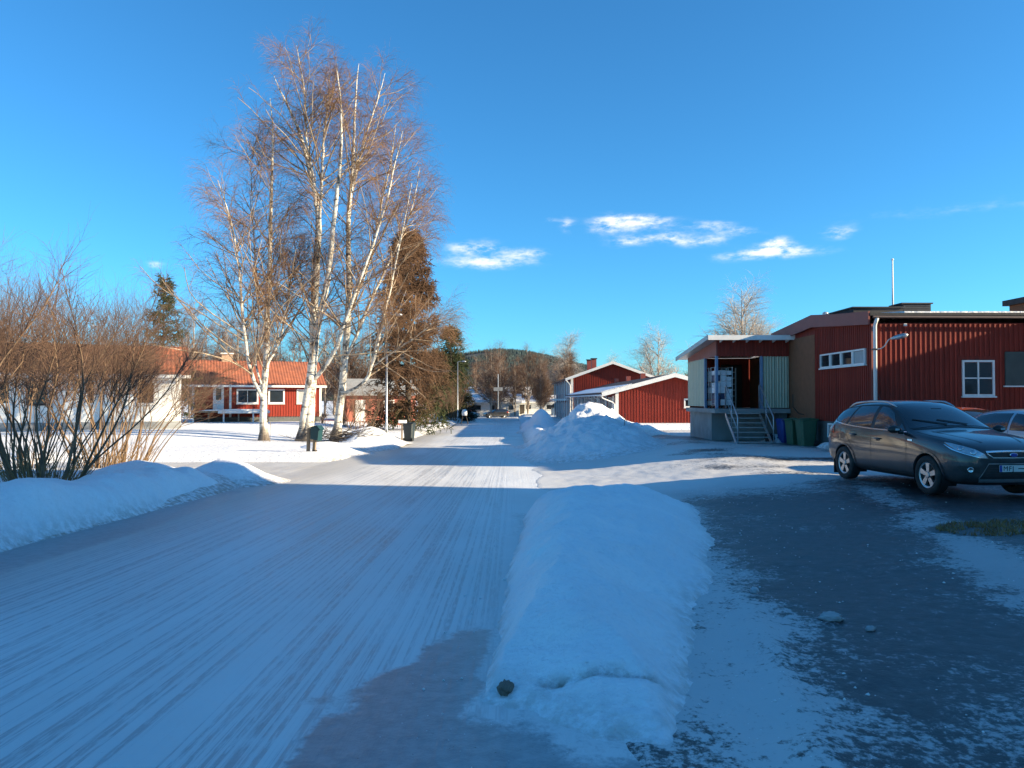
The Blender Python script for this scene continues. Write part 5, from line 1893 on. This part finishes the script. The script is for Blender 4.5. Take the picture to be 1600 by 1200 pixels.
def car_body(sections, wb, wr=.375, zs=1.0, wz=.345, lev=3):
    """lofted, smoothed body with the four wheel wells cut out; returns a plain mesh and its search tree"""
    me = loft(sections, zs)
    ob_ = bpy.data.objects.new('tmp_body', me)
    C.objects.link(ob_)
    md = ob_.modifiers.new('s', 'SUBSURF')
    md.levels = md.render_levels = lev
    dg = bpy.context.evaluated_depsgraph_get()
    smooth = bpy.data.meshes.new_from_object(ob_.evaluated_get(dg))
    tree = BVHTree.FromPolygons([v.co.copy() for v in smooth.vertices], [tuple(p.vertices) for p in smooth.polygons])
    cut = MB()
    for xx in (0, -wb):
        for s in (-1, 1):
            k0 = len(cut.v)
            cut.lathe([(wr, .58), (wr, 1.2)] if s > 0 else [(wr, -1.2), (wr, -.58)], (xx, 0, wz), 'y', 40)
            # open the well downwards
    cme = cut.mesh('tmp_cut')
    co = bpy.data.objects.new('tmp_cut', cme)
    C.objects.link(co)
    o2 = bpy.data.objects.new('tmp_b2', smooth)
    C.objects.link(o2)
    b = o2.modifiers.new('b', 'BOOLEAN')
    b.operation = 'DIFFERENCE'
    b.object = co
    b.solver = 'EXACT'
    dg = bpy.context.evaluated_depsgraph_get()
    out = bpy.data.meshes.new_from_object(o2.evaluated_get(dg))
    for q in (ob_, co, o2):
        bpy.data.objects.remove(q)
    return out, tree


def patch(name, outline, tree, mode, m, parent, eps=.004, seg=.05, centre=(0, 0)):
    """a sheet laid on the body. outline in 2D: 'R' right side (x,z), 'L' left side, 'F' front (y,z), 'T' top (x,y),
    'C' around a vertical axis at centre: (angle in degrees from straight ahead towards the right, z)"""
    bm = bmesh.new()
    sc = 70.0 if mode == 'C' else 1.0
    if isinstance(outline, tuple):                          # a band: two rails joined by quads
        ra, rb = [[bm.verts.new((u / sc, v, 0)) for u, v in rail] for rail in outline]
        for i in range(len(ra) - 1):
            bm.faces.new((ra[i], ra[i + 1], rb[i + 1], rb[i]))
    else:
        bm.faces.new([bm.verts.new((u / sc, v, 0)) for u, v in outline])
    bmesh.ops.triangulate(bm, faces=bm.faces[:])
    for _ in range(7):
        es = [e for e in bm.edges if e.calc_length() > seg]
        if not es:
            break
        bmesh.ops.subdivide_edges(bm, edges=es, cuts=1)
        bmesh.ops.triangulate(bm, faces=bm.faces[:])
    bad = []
    for v in bm.verts:
        a, b_ = v.co.x, v.co.y
        if mode == 'R':
            o_, d_ = Vector((a, -3, b_)), Vector((0, 1, 0))
        elif mode == 'L':
            o_, d_ = Vector((a, 3, b_)), Vector((0, -1, 0))
        elif mode == 'F':
            o_, d_ = Vector((3, a, b_)), Vector((-1, 0, 0))
        elif mode == 'B':
            o_, d_ = Vector((-6, a, b_)), Vector((1, 0, 0))
        elif mode == 'T':
            o_, d_ = Vector((a, b_, 4)), Vector((0, 0, -1))
        else:
            an = math.radians(a * sc)
            d_ = Vector((-math.cos(an), math.sin(an), 0))
            o_ = Vector((centre[0], centre[1], b_)) - d_ * 4
        h, nn, _, _ = tree.ray_cast(o_, d_)
        if h is None:
            h, nn, _, _ = tree.find_nearest(o_ + d_ * 2)
        if nn.dot(d_) > 0:
            nn = -nn
        v.co = h + nn * eps
    bmesh.ops.recalc_face_normals(bm, faces=bm.faces)
    # face outwards
    s_ = sum((f.normal.dot(f.calc_center_median() - Vector((-1.3, 0, .8))) for f in bm.faces))
    if s_ < 0:
        bmesh.ops.reverse_faces(bm, faces=bm.faces)
    me = bpy.data.meshes.new(name)
    bm.to_mesh(me)
    bm.free()
    return link(name, me, m, parent, smooth=True)


def strip(pts, wdt):
    """outline of a thin band that follows pts in 2D"""
    up, lo = [], []
    n = len(pts)
    for i, (x, z) in enumerate(pts):
        a, b_ = pts[max(i - 1, 0)], pts[min(i + 1, n - 1)]
        dx, dz = b_[0] - a[0], b_[1] - a[1]
        l_ = math.hypot(dx, dz) or 1
        up.append((x - dz / l_ * wdt / 2, z + dx / l_ * wdt / 2))
        lo.append((x + dz / l_ * wdt / 2, z - dx / l_ * wdt / 2))
    return (up, lo)


def wheel(parent, x, y, z, out, r=.345, wdt=.225, spokes=5):
    """out = -1 for the right side, +1 for the left"""
    t = MB()
    h = wdt / 2
    t.lathe([(r * .66, -h * .9), (r * .74, -h), (r * .90, -h), (r * .975, -h * .82), (r, -h * .5), (r, h * .5), (r * .975, h * .82), (r * .90, h), (r * .74, h), (r * .66, h * .9)], (0, 0, 0), 'y', 40, cap=False)
    ty = t.build('tyre', M_RUBBER, None, smooth=True)
    e = bpy.data.objects.new('wheel', None)
    C.objects.link(e)
    e.parent = parent
    e.location = (x, y, z)
    ty.parent = e
    rr = r * .665
    q = MB()
    f = out * (h * .72)
    n = 40
    # rim ring
    for (a, b_) in ((rr * 1.0, rr * .87),):
        k0 = len(q.v)
        for j in range(n):
            c, s_ = math.cos(2 * math.pi * j / n), math.sin(2 * math.pi * j / n)
            q.v += [(a * c, f + out * .012, a * s_), (b_ * c, f, b_ * s_), (b_ * .98 * c, f - out * .09, b_ * .98 * s_), (a * c, f - out * .02, a * s_)]
        for j in range(n):
            k1 = k0 + 4 * j
            k2 = k0 + 4 * ((j + 1) % n)
            for i in range(4):
                q.f.append((k1 + i, k1 + (i + 1) % 4, k2 + (i + 1) % 4, k2 + i))
    for j in range(spokes):
        a = 2 * math.pi * (j + .25) / spokes
        c, s_ = math.cos(a), math.sin(a)
        w0, w1 = .032, .048

        def P(rad, off, d):
            return (rad * c - off * s_, f + d, rad * s_ + off * c)
        q.add([P(.03, -w0, out * .002), P(.03, w0, out * .002), P(rr * .9, w1, out * .004), P(rr * .9, -w1, out * .004),
               P(.03, -w0, -out * .03), P(.03, w0, -out * .03), P(rr * .9, w1, -out * .04), P(rr * .9, -w1, -out * .04)],
              [(0, 1, 2, 3), (4, 7, 6, 5), (0, 4, 5, 1), (1, 5, 6, 2), (2, 6, 7, 3), (3, 7, 4, 0)])
    rim = q.build('rim', M_ALLOY, e)
    hb = MB().lathe([(.0, 0), (.055, 0), (.06, .01), (.05, .02), (.0, .022)] if out > 0 else [(.0, -.022), (.05, -.02), (.06, -.01), (.055, 0), (.0, 0)], (0, f - out * .002, 0), 'y', 20).build('hub_cap', M_ALLOY, e)
    MB().lathe([(.0, -.01), (rr * .86, -.01), (rr * .86, .01), (.0, .01)], (0, f - out * .085, 0), 'y', 24).build('brake_disc', M_DKMET, e)
    return e


def text_mesh(name, s, size, m, parent, mat4):
    cu = bpy.data.curves.new(name, 'FONT')
    cu.body = s
    cu.size = size
    cu.extrude = .0015
    cu.space_character = 1.2
    cu.align_x = 'LEFT'
    to = bpy.data.objects.new('tmp_text', cu)
    C.objects.link(to)
    dg = bpy.context.evaluated_depsgraph_get()
    me = bpy.data.meshes.new_from_object(to.evaluated_get(dg))
    bpy.data.objects.remove(to)
    me.transform(mat4)
    me.materials.clear()
    return link(name, me, m, parent)


WB = 2.69
suv_body, suv_tree = car_body(SUV, WB, .385)


def arch(xc, r0, r1, zc=.345, n=18, a0=-8, a1=188):
    o_ = [(xc + r1 * math.cos(R(a0 + (a1 - a0) * i / n)), zc + r1 * math.sin(R(a0 + (a1 - a0) * i / n))) for i in range(n + 1)]
    i_ = [(xc + r0 * math.cos(R(a0 + (a1 - a0) * i / n)), zc + r0 * math.sin(R(a0 + (a1 - a0) * i / n))) for i in range(n + 1)]
    return (o_, i_)


def build_suv(loc, rz, label, paint, zs=1.0):
    t = thing('parked_car', loc, label, 'car', rz)
    tree = suv_tree
    body = link('body', suv_body.copy(), paint, t, smooth=True)
    body.data.materials.clear()
    body.data.materials.append(paint)
    for s, md in ((-1, 'R'), (1, 'L')):
        patch('window_surround', [(-.60, 1.075), (-.86, 1.255), (-1.16, 1.44), (-1.42, 1.532), (-1.75, 1.562), (-2.45, 1.552), (-2.9, 1.495), (-3.10, 1.42), (-3.17, 1.30), (-3.12, 1.205), (-2.6, 1.142), (-1.7, 1.097)], tree, md, M_BLACKP, t, .003)
        patch('door_glass', [(-.88, 1.11), (-1.18, 1.405), (-1.42, 1.50), (-1.65, 1.53), (-1.62, 1.115)], tree, md, M_CARGL, t, .006)
        patch('quarter_glass', [(-.665, 1.095), (-.85, 1.225), (-.85, 1.105)], tree, md, M_CARGL, t, .006)
        patch('door_glass', [(-1.73, 1.12), (-1.755, 1.535), (-2.40, 1.525), (-2.57, 1.16)], tree, md, M_CARGL, t, .006)
        patch('quarter_glass', [(-2.64, 1.165), (-2.48, 1.515), (-2.88, 1.465), (-3.06, 1.40), (-3.12, 1.29), (-3.06, 1.215)], tree, md, M_CARGL, t, .006)
        patch('window_trim', strip([(-.60, 1.068), (-1.1, 1.082), (-1.7, 1.094), (-2.3, 1.12), (-2.7, 1.15), (-3.1, 1.20), (-3.165, 1.25), (-3.175, 1.32)], .020), tree, md, M_CHROME, t, .008)
        # door gaps
        for ln in ([(-.60, 1.05), (-.56, .80), (-.58, .45), (-.66, .36)], [(-1.685, 1.09), (-1.70, .70), (-1.69, .37)],
                   [(-2.62, 1.14), (-2.60, .95), (-2.42, .76), (-2.27, .55), (-2.24, .38)]):
            patch('door_gap', strip(ln, .011), tree, md, M_BLACKP, t, .0025)
        patch('sill_cladding', [(-.385, .20), (-.385, .345), (-1.3, .355), (-2.30, .375), (-2.30, .215)], tree, md, M_BLACKP, t, .006)
        for xc in (0, -WB):
            patch('arch_trim', arch(xc, .385, .425), tree, md, paint, t, .012)
            # dark liner of the wheel well
            ln = MB()
            n = 20
            for i in range(n + 1):
                a = R(-25 + 230 * i / n)
                ln.v += [(xc + .384 * math.cos(a), s * .60, .345 + .384 * math.sin(a)), (xc + .384 * math.cos(a), s * .885, .345 + .384 * math.sin(a))]
            for i in range(n):
                ln.f.append((2 * i, 2 * i + 1, 2 * i + 3, 2 * i + 2))
            ln.build('wheel_well', M_BLACKP, t)
            wheel(t, xc, s * .80, .345, s)
        # mirror
        mm = MB()
        mm.tube([(-.66, s * .90, 1.06), (-.68, s * .99, 1.07)], .035, 8)
        mm.build('mirror_stalk', M_BLACKP, t)
        cap = bmesh.new()
        bmesh.ops.create_uvsphere(cap, u_segments=20, v_segments=12, radius=1)
        for v in cap.verts:
            v.co = Vector((v.co.x * .085 - .70, v.co.y * .125 + s * 1.05, v.co.z * .078 * (1.0 if v.co.z > 0 else .8) + 1.11))
        cme = bpy.data.meshes.new('mirror')
        cap.to_mesh(cme)
        cap.free()
        mo = link('mirror', cme, M_BLACKP, t, smooth=True)
        MB().box(-.635, -.612, s * 1.05 - .03, s * 1.05 + .05, 1.10, 1.135).build('repeater', M_LENS, mo)
        # handles
        for xx in (-1.50, -2.36):
            zz = .90 if xx > -2 else .945
            patch('handle_cup', [(xx - .02, zz - .035), (xx - .02, zz + .03), (xx + .12, zz + .03), (xx + .12, zz - .035)], tree, md, M_BLACKP, t, .003)
            h, nn, _, _ = tree.ray_cast(Vector((xx, s * 3, zz)), Vector((0, -s, 0)))
            MB().tube([(xx - .07, h.y + s * .004, zz + .012), (xx - .05, h.y + s * .03, zz + .012), (xx + .12, h.y + s * .03, zz + .012), (xx + .14, h.y + s * .004, zz + .012)], .014, 8).build('handle', paint, t, smooth=True)
        # roof rail
        rp = []
        for k in range(13):
            xx = -1.30 - 1.65 * k / 12
            h, nn, _, _ = tree.ray_cast(Vector((xx, s * .60, 3)), Vector((0, 0, -1)))
            lift = .055 * min(1, math.sin(math.pi * k / 12) * 2.2)
            rp.append((xx, s * .60, h.z + lift + .004))
        MB().tube(rp, [.012] + [.021] * 11 + [.012], 10).build('roof_rail', M_ALLOY, t, smooth=True)
        # lamps
        sg_ = -s  # angle sign: right side positive
        A = lambda pts: [(a * sg_, z) for a, z in pts] if sg_ > 0 else [(a * sg_, z) for a, z in pts][::-1]
        hl = patch('headlight', A([(27, .715), (29, .765), (36, .835), (46, .885), (58, .925), (66, .935), (63, .90), (54, .835), (42, .765), (33, .72)]), tree, 'C', M_LENS, t, .008, .03)
        patch('chrome_bezel', A([(26, .700), (27, .712), (33, .717), (42, .760), (54, .829), (64, .90), (66, .905), (56, .822), (43, .750), (33, .702)]), tree, 'C', M_CHROME, hl, .010, .03)
        patch('indicator', A([(54, .843), (61, .895), (64.5, .925), (66, .93), (63, .897), (55, .84)]), tree, 'C', M_AMBER, hl, .012, .03)
        for aa, zz in ((38, .79), (48, .85)):
            an = R(aa)
            d_ = Vector((-math.cos(an), s * -math.sin(an), 0))
            h, nn, _, _ = tree.ray_cast(Vector((0, 0, zz)) - d_ * 3, d_)
            MB().lathe([(.0, .0), (.044, .0), (.046, .006), (.034, .010), (.0, .014)], (0, 0, 0), 'z', 18).build('lamp', M_CHROME, hl, smooth=True).matrix_local = Matrix.Translation(h + nn * .008) @ nn.to_track_quat('Z', 'Y').to_matrix().to_4x4()
        fg = patch('fog_lamp_recess', A([(33, .455), (33, .545), (45, .565), (52, .55), (44, .46)]), tree, 'C', M_BLACKP, t, .005, .03)
        an = R(40)
        d_ = Vector((-math.cos(an), s * -math.sin(an), 0))
        h, nn, _, _ = tree.ray_cast(Vector((0, 0, .505)) - d_ * 3, d_)
        MB().lathe([(.0, .0), (.045, .0), (.047, .010), (.036, .013), (.030, .006), (.0, .008)], (0, 0, 0), 'z', 18).build('fog_lamp', M_CHROME, fg, smooth=True).matrix_local = Matrix.Translation(h + nn * .006) @ nn.to_track_quat('Z', 'Y').to_matrix().to_4x4()
        patch('tail_lamp', [(a * sg_, z) for a, z in ([(119, .95), (120, 1.10), (124, 1.14), (131, 1.12), (132, .98)])], tree, 'C', M_REDL, t, .008, .03, centre=(-2.6, 0))
        patch('badge', [(-.40, .915), (-.40, .945), (-.53, .95), (-.53, .92)], tree, md, M_CHROME, t, .006)
    # glass front and back
    patch('windscreen', [(-.80, 1.135), (-.4, 1.185), (0, 1.195), (.4, 1.185), (.80, 1.135), (.635, 1.49), (.56, 1.555), (.3, 1.59), (0, 1.598), (-.3, 1.59), (-.56, 1.555), (-.635, 1.49)], tree, 'F', M_CARGL, t, .005)
    patch('cowl', [(-.78, 1.118), (0, 1.165), (.78, 1.118), (.80, 1.134), (0, 1.193), (-.80, 1.134)], tree, 'F', M_BLACKP, t, .006)
    patch('rear_window', [(-.60, 1.22), (.60, 1.22), (.52, 1.50), (-.52, 1.50)], tree, 'B', M_CARGL, t, .005)
    # grille, bumper, plate
    patch('grille', [(-.44, .775), (-.34, .715), (.34, .715), (.44, .775), (.40, .79), (-.40, .79)], tree, 'F', M_BLACKP, t, .004, .03)
    patch('grille_bar', strip([(-.46, .80), (-.2, .808), (0, .81), (.2, .808), (.46, .80)], .026), tree, 'F', M_CHROME, t, .012, .03)
    patch('grille_bar', strip([(-.45, .775), (-.35, .708), (0, .704), (.35, .708), (.45, .775)], .016), tree, 'F', M_CHROME, t, .009, .03)
    lg = patch('lower_grille', [(-.56, .37), (-.42, .60), (.42, .60), (.56, .37)], tree, 'F', M_BLACKP, t, .004, .03)
    patch('lower_trim', strip([(-.58, .365), (-.43, .607), (.43, .607), (.58, .365)], .014), tree, 'F', M_ALLOY, lg, .008, .03)
    patch('skid_plate', [(-.56, .30), (-.58, .355), (.58, .355), (.56, .30)], tree, 'F', M_ALLOY, t, .008, .03)
    for k in range(4):
        patch('slat', strip([(-.5 + .03 * k, .41 + k * .042), (.5 - .03 * k, .41 + k * .042)], .012), tree, 'F', M_DKMET, lg, .010, .04)
    em = MB()
    em.lathe([(.0, .0), (.075, .0), (.075, .010), (.062, .014), (.0, .010)], (0, 0, 0), 'z', 28)
    eo = em.build('emblem', M_CHROME, t)
    eo.matrix_local = Matrix.Translation((.922, 0, .752)) @ Matrix.Rotation(R(90), 4, 'Y') @ Matrix.Diagonal((.48, 1, 1, 1))
    MB().lathe([(.0, .010), (.060, .0145), (.0, .017)], (0, 0, 0), 'z', 28).build('emblem_field', M_EU, eo)
    xp = max(v.co.x for v in suv_body.vertices) + .012
    pl = box('number_plate', xp, xp + .008, -.26, .26, .475, .585, M_PLATE, t)
    box('plate_band', xp + .0082, xp + .0102, -.258, -.215, .477, .583, M_EU, pl)
    tm = Matrix(((0, 0, 1, xp + .0095), (1, 0, 0, -.195), (0, 1, 0, .493), (0, 0, 0, 1)))
    text_mesh('plate_text', 'MFJ', .112, M_INK, pl, tm)
    box('plate_dash', xp + .0082, xp + .0105, .075, .22, .522, .536, M_INK, pl)
    patch('bonnet_gap', strip([(.62, -.70), (.0, -.79), (-.40, -.80)], .012), tree, 'T', M_BLACKP, t, .0025)
    patch('bonnet_gap', strip([(.62, .70), (.0, .79), (-.40, .80)], .012), tree, 'T', M_BLACKP, t, .0025)
    for s in (-1, 1):
        patch('bonnet_crease', strip([(.66, s * .36), (.2, s * .50), (-.32, s * .58)], .03), tree, 'T', paint, t, .010)
        wp = []
        for k in range(5):
            yy = s * .15 - .5 * k / 4 + (.1 if s > 0 else .0)
            h, nn, _, _ = tree.ray_cast(Vector((3, yy, 1.205 + .02 * k)), Vector((-1, 0, 0)))
            wp.append(h + nn * .018)
        MB().tube(wp, .009, 6).build('wiper', M_BLACKP, t)
    box('interior_mirror', -1.02, -1.0, -.1, .1, 1.44, 1.5, M_BLACKP, t)
    box('mud_flap', -WB - .40, -WB - .385, -.90, -.68, .10, .40, M_BLACKP, t)
    MB().tube([(-2.75, 0, 1.60), (-2.9, 0, 1.80)], .006, 5).build('aerial', M_BLACKP, t)
    return t


suv_loc = Vector((8.17, 13.65, .0))
build_suv((8.17, 13.65, .03), math.atan2(-.994, .113), 'dark grey compact SUV with silver roof rails parked in the shade', paint_mat('grey_car_paint', (.034, .036, .040), .5, .30))


# smaller hatchbacks: the same builder idea with a lower, shorter body
def squash(sec, zs, xs, roof):
    out = []
    for x, hs in sec:
        q = []
        for y, z in hs:
            q.append((y * .93, z * zs if z < 1.0 else zs + (z - 1.0) * roof))
        out.append((x * xs, q))
    return out


HB = squash(SUV, .90, .93, .86)
WBH = 2.69 * .93
hb_body, hb_tree = car_body(HB, WBH, .34, wz=.31, lev=2)


def build_hatch(loc, rz, label, paint, group=None):
    t = thing('parked_car', loc, label, 'car', rz, group)
    tree = hb_tree
    me = hb_body.copy()
    me.materials.clear()
    me.materials.append(paint)
    link('body', me, paint, t, smooth=True)

    def sc(pts):
        return [(x * .93, z * .9 if z < 1 else .9 + (z - 1) * .86) for x, z in pts]
    for s, md in ((-1, 'R'), (1, 'L')):
        patch('side_glass', sc([(-.66, 1.085), (-1.18, 1.42), (-1.42, 1.51), (-1.66, 1.535), (-1.64, 1.10)]), tree, md, M_CARGL, t, .006)
        patch('side_glass', sc([(-1.72, 1.105), (-1.75, 1.535), (-2.40, 1.525), (-2.9, 1.44), (-3.02, 1.25), (-2.6, 1.15)]), tree, md, M_CARGL, t, .006)
        for ln in ([(-.60, 1.05), (-.58, .45)], [(-1.685, 1.09), (-1.69, .37)]):
            patch('door_gap', strip(sc(ln), .012), tree, md, M_BLACKP, t, .0025)
        patch('sill_cladding', sc([(-.385, .23), (-.385, .33), (-2.30, .34), (-2.30, .235)]), tree, md, M_BLACKP, t, .006)
        for xc in (0, -WBH):
            wheel(t, xc, s * .745, .31, s, .31, .20)
            n = 16
            ln = MB()
            for i in range(n + 1):
                a = R(-25 + 230 * i / n)
                ln.v += [(xc + .339 * math.cos(a), s * .59, .31 + .339 * math.sin(a)), (xc + .339 * math.cos(a), s * .80, .31 + .339 * math.sin(a))]
            for i in range(n):
                ln.f.append((2 * i, 2 * i + 1, 2 * i + 3, 2 * i + 2))
            ln.build('wheel_well', M_BLACKP, t)
        cap = MB()
        cap.tube([(-.62, s * .84, .965), (-.64, s * .90, .97), (-.66, s * .98, .98), (-.66, s * 1.06, .975)], [.03, .06, .075, .04], 10)
        cap.build('mirror', M_BLACKP, t, smooth=True)
        sg_ = -s
        A = lambda pts: [(a * sg_, z) for a, z in pts] if sg_ > 0 else [(a * sg_, z) for a, z in pts][::-1]
        patch('headlight', A([(30, .65), (34, .74), (46, .80), (60, .83), (62, .80), (48, .72), (36, .65)]), tree, 'C', M_LENS, t, .008, .03)
        patch('tail_lamp', [(a * sg_, z) for a, z in ([(112, .84), (112, 1.0), (126, 1.0), (128, .86)])], tree, 'C', M_REDL, t, .008, .03, centre=(-2.45, 0))
    zz = lambda v: .9 + (v - 1) * .86
    patch('windscreen', [(-.73, zz(1.14)), (0, zz(1.20)), (.73, zz(1.14)), (.59, zz(1.49)), (.5, zz(1.56)), (0, zz(1.595)), (-.5, zz(1.56)), (-.59, zz(1.49))], tree, 'F', M_CARGL, t, .005)
    patch('rear_window', [(-.55, zz(1.22)), (.55, zz(1.22)), (.48, zz(1.48)), (-.48, zz(1.48))], tree, 'B', M_CARGL, t, .005)
    patch('grille', [(-.40, .69), (-.32, .645), (.32, .645), (.40, .69)], tree, 'F', M_BLACKP, t, .004, .03)
    patch('lower_grille', [(-.5, .33), (-.40, .5), (.40, .5), (.5, .33)], tree, 'F', M_BLACKP, t, .004, .03)
    return t


hr = math.atan2(-.994, .113)
build_hatch((12.7, 19.8, .02), hr, 'orange hatchback showing only its roof behind the grey SUV', paint_mat('orange_car_paint', (.40, .075, .025), .1, .3))
build_hatch((12.15, 15.9, .02), hr, 'pale silver hatchback cut by the right picture edge', paint_mat('silver_car_paint', (.40, .44, .48), .35, .3))
build_hatch((-5.9, 119, g(-5.9, 119)), R(-20), 'far teal car parked at the end of the street', paint_mat('teal_car_paint', (.05, .16, .19), .2, .35))
build_hatch((-3.7, 124, g(-3.7, 124)), R(-160), 'far black car parked beside the teal one', paint_mat('black_car_paint', (.015, .016, .018), .2, .3))
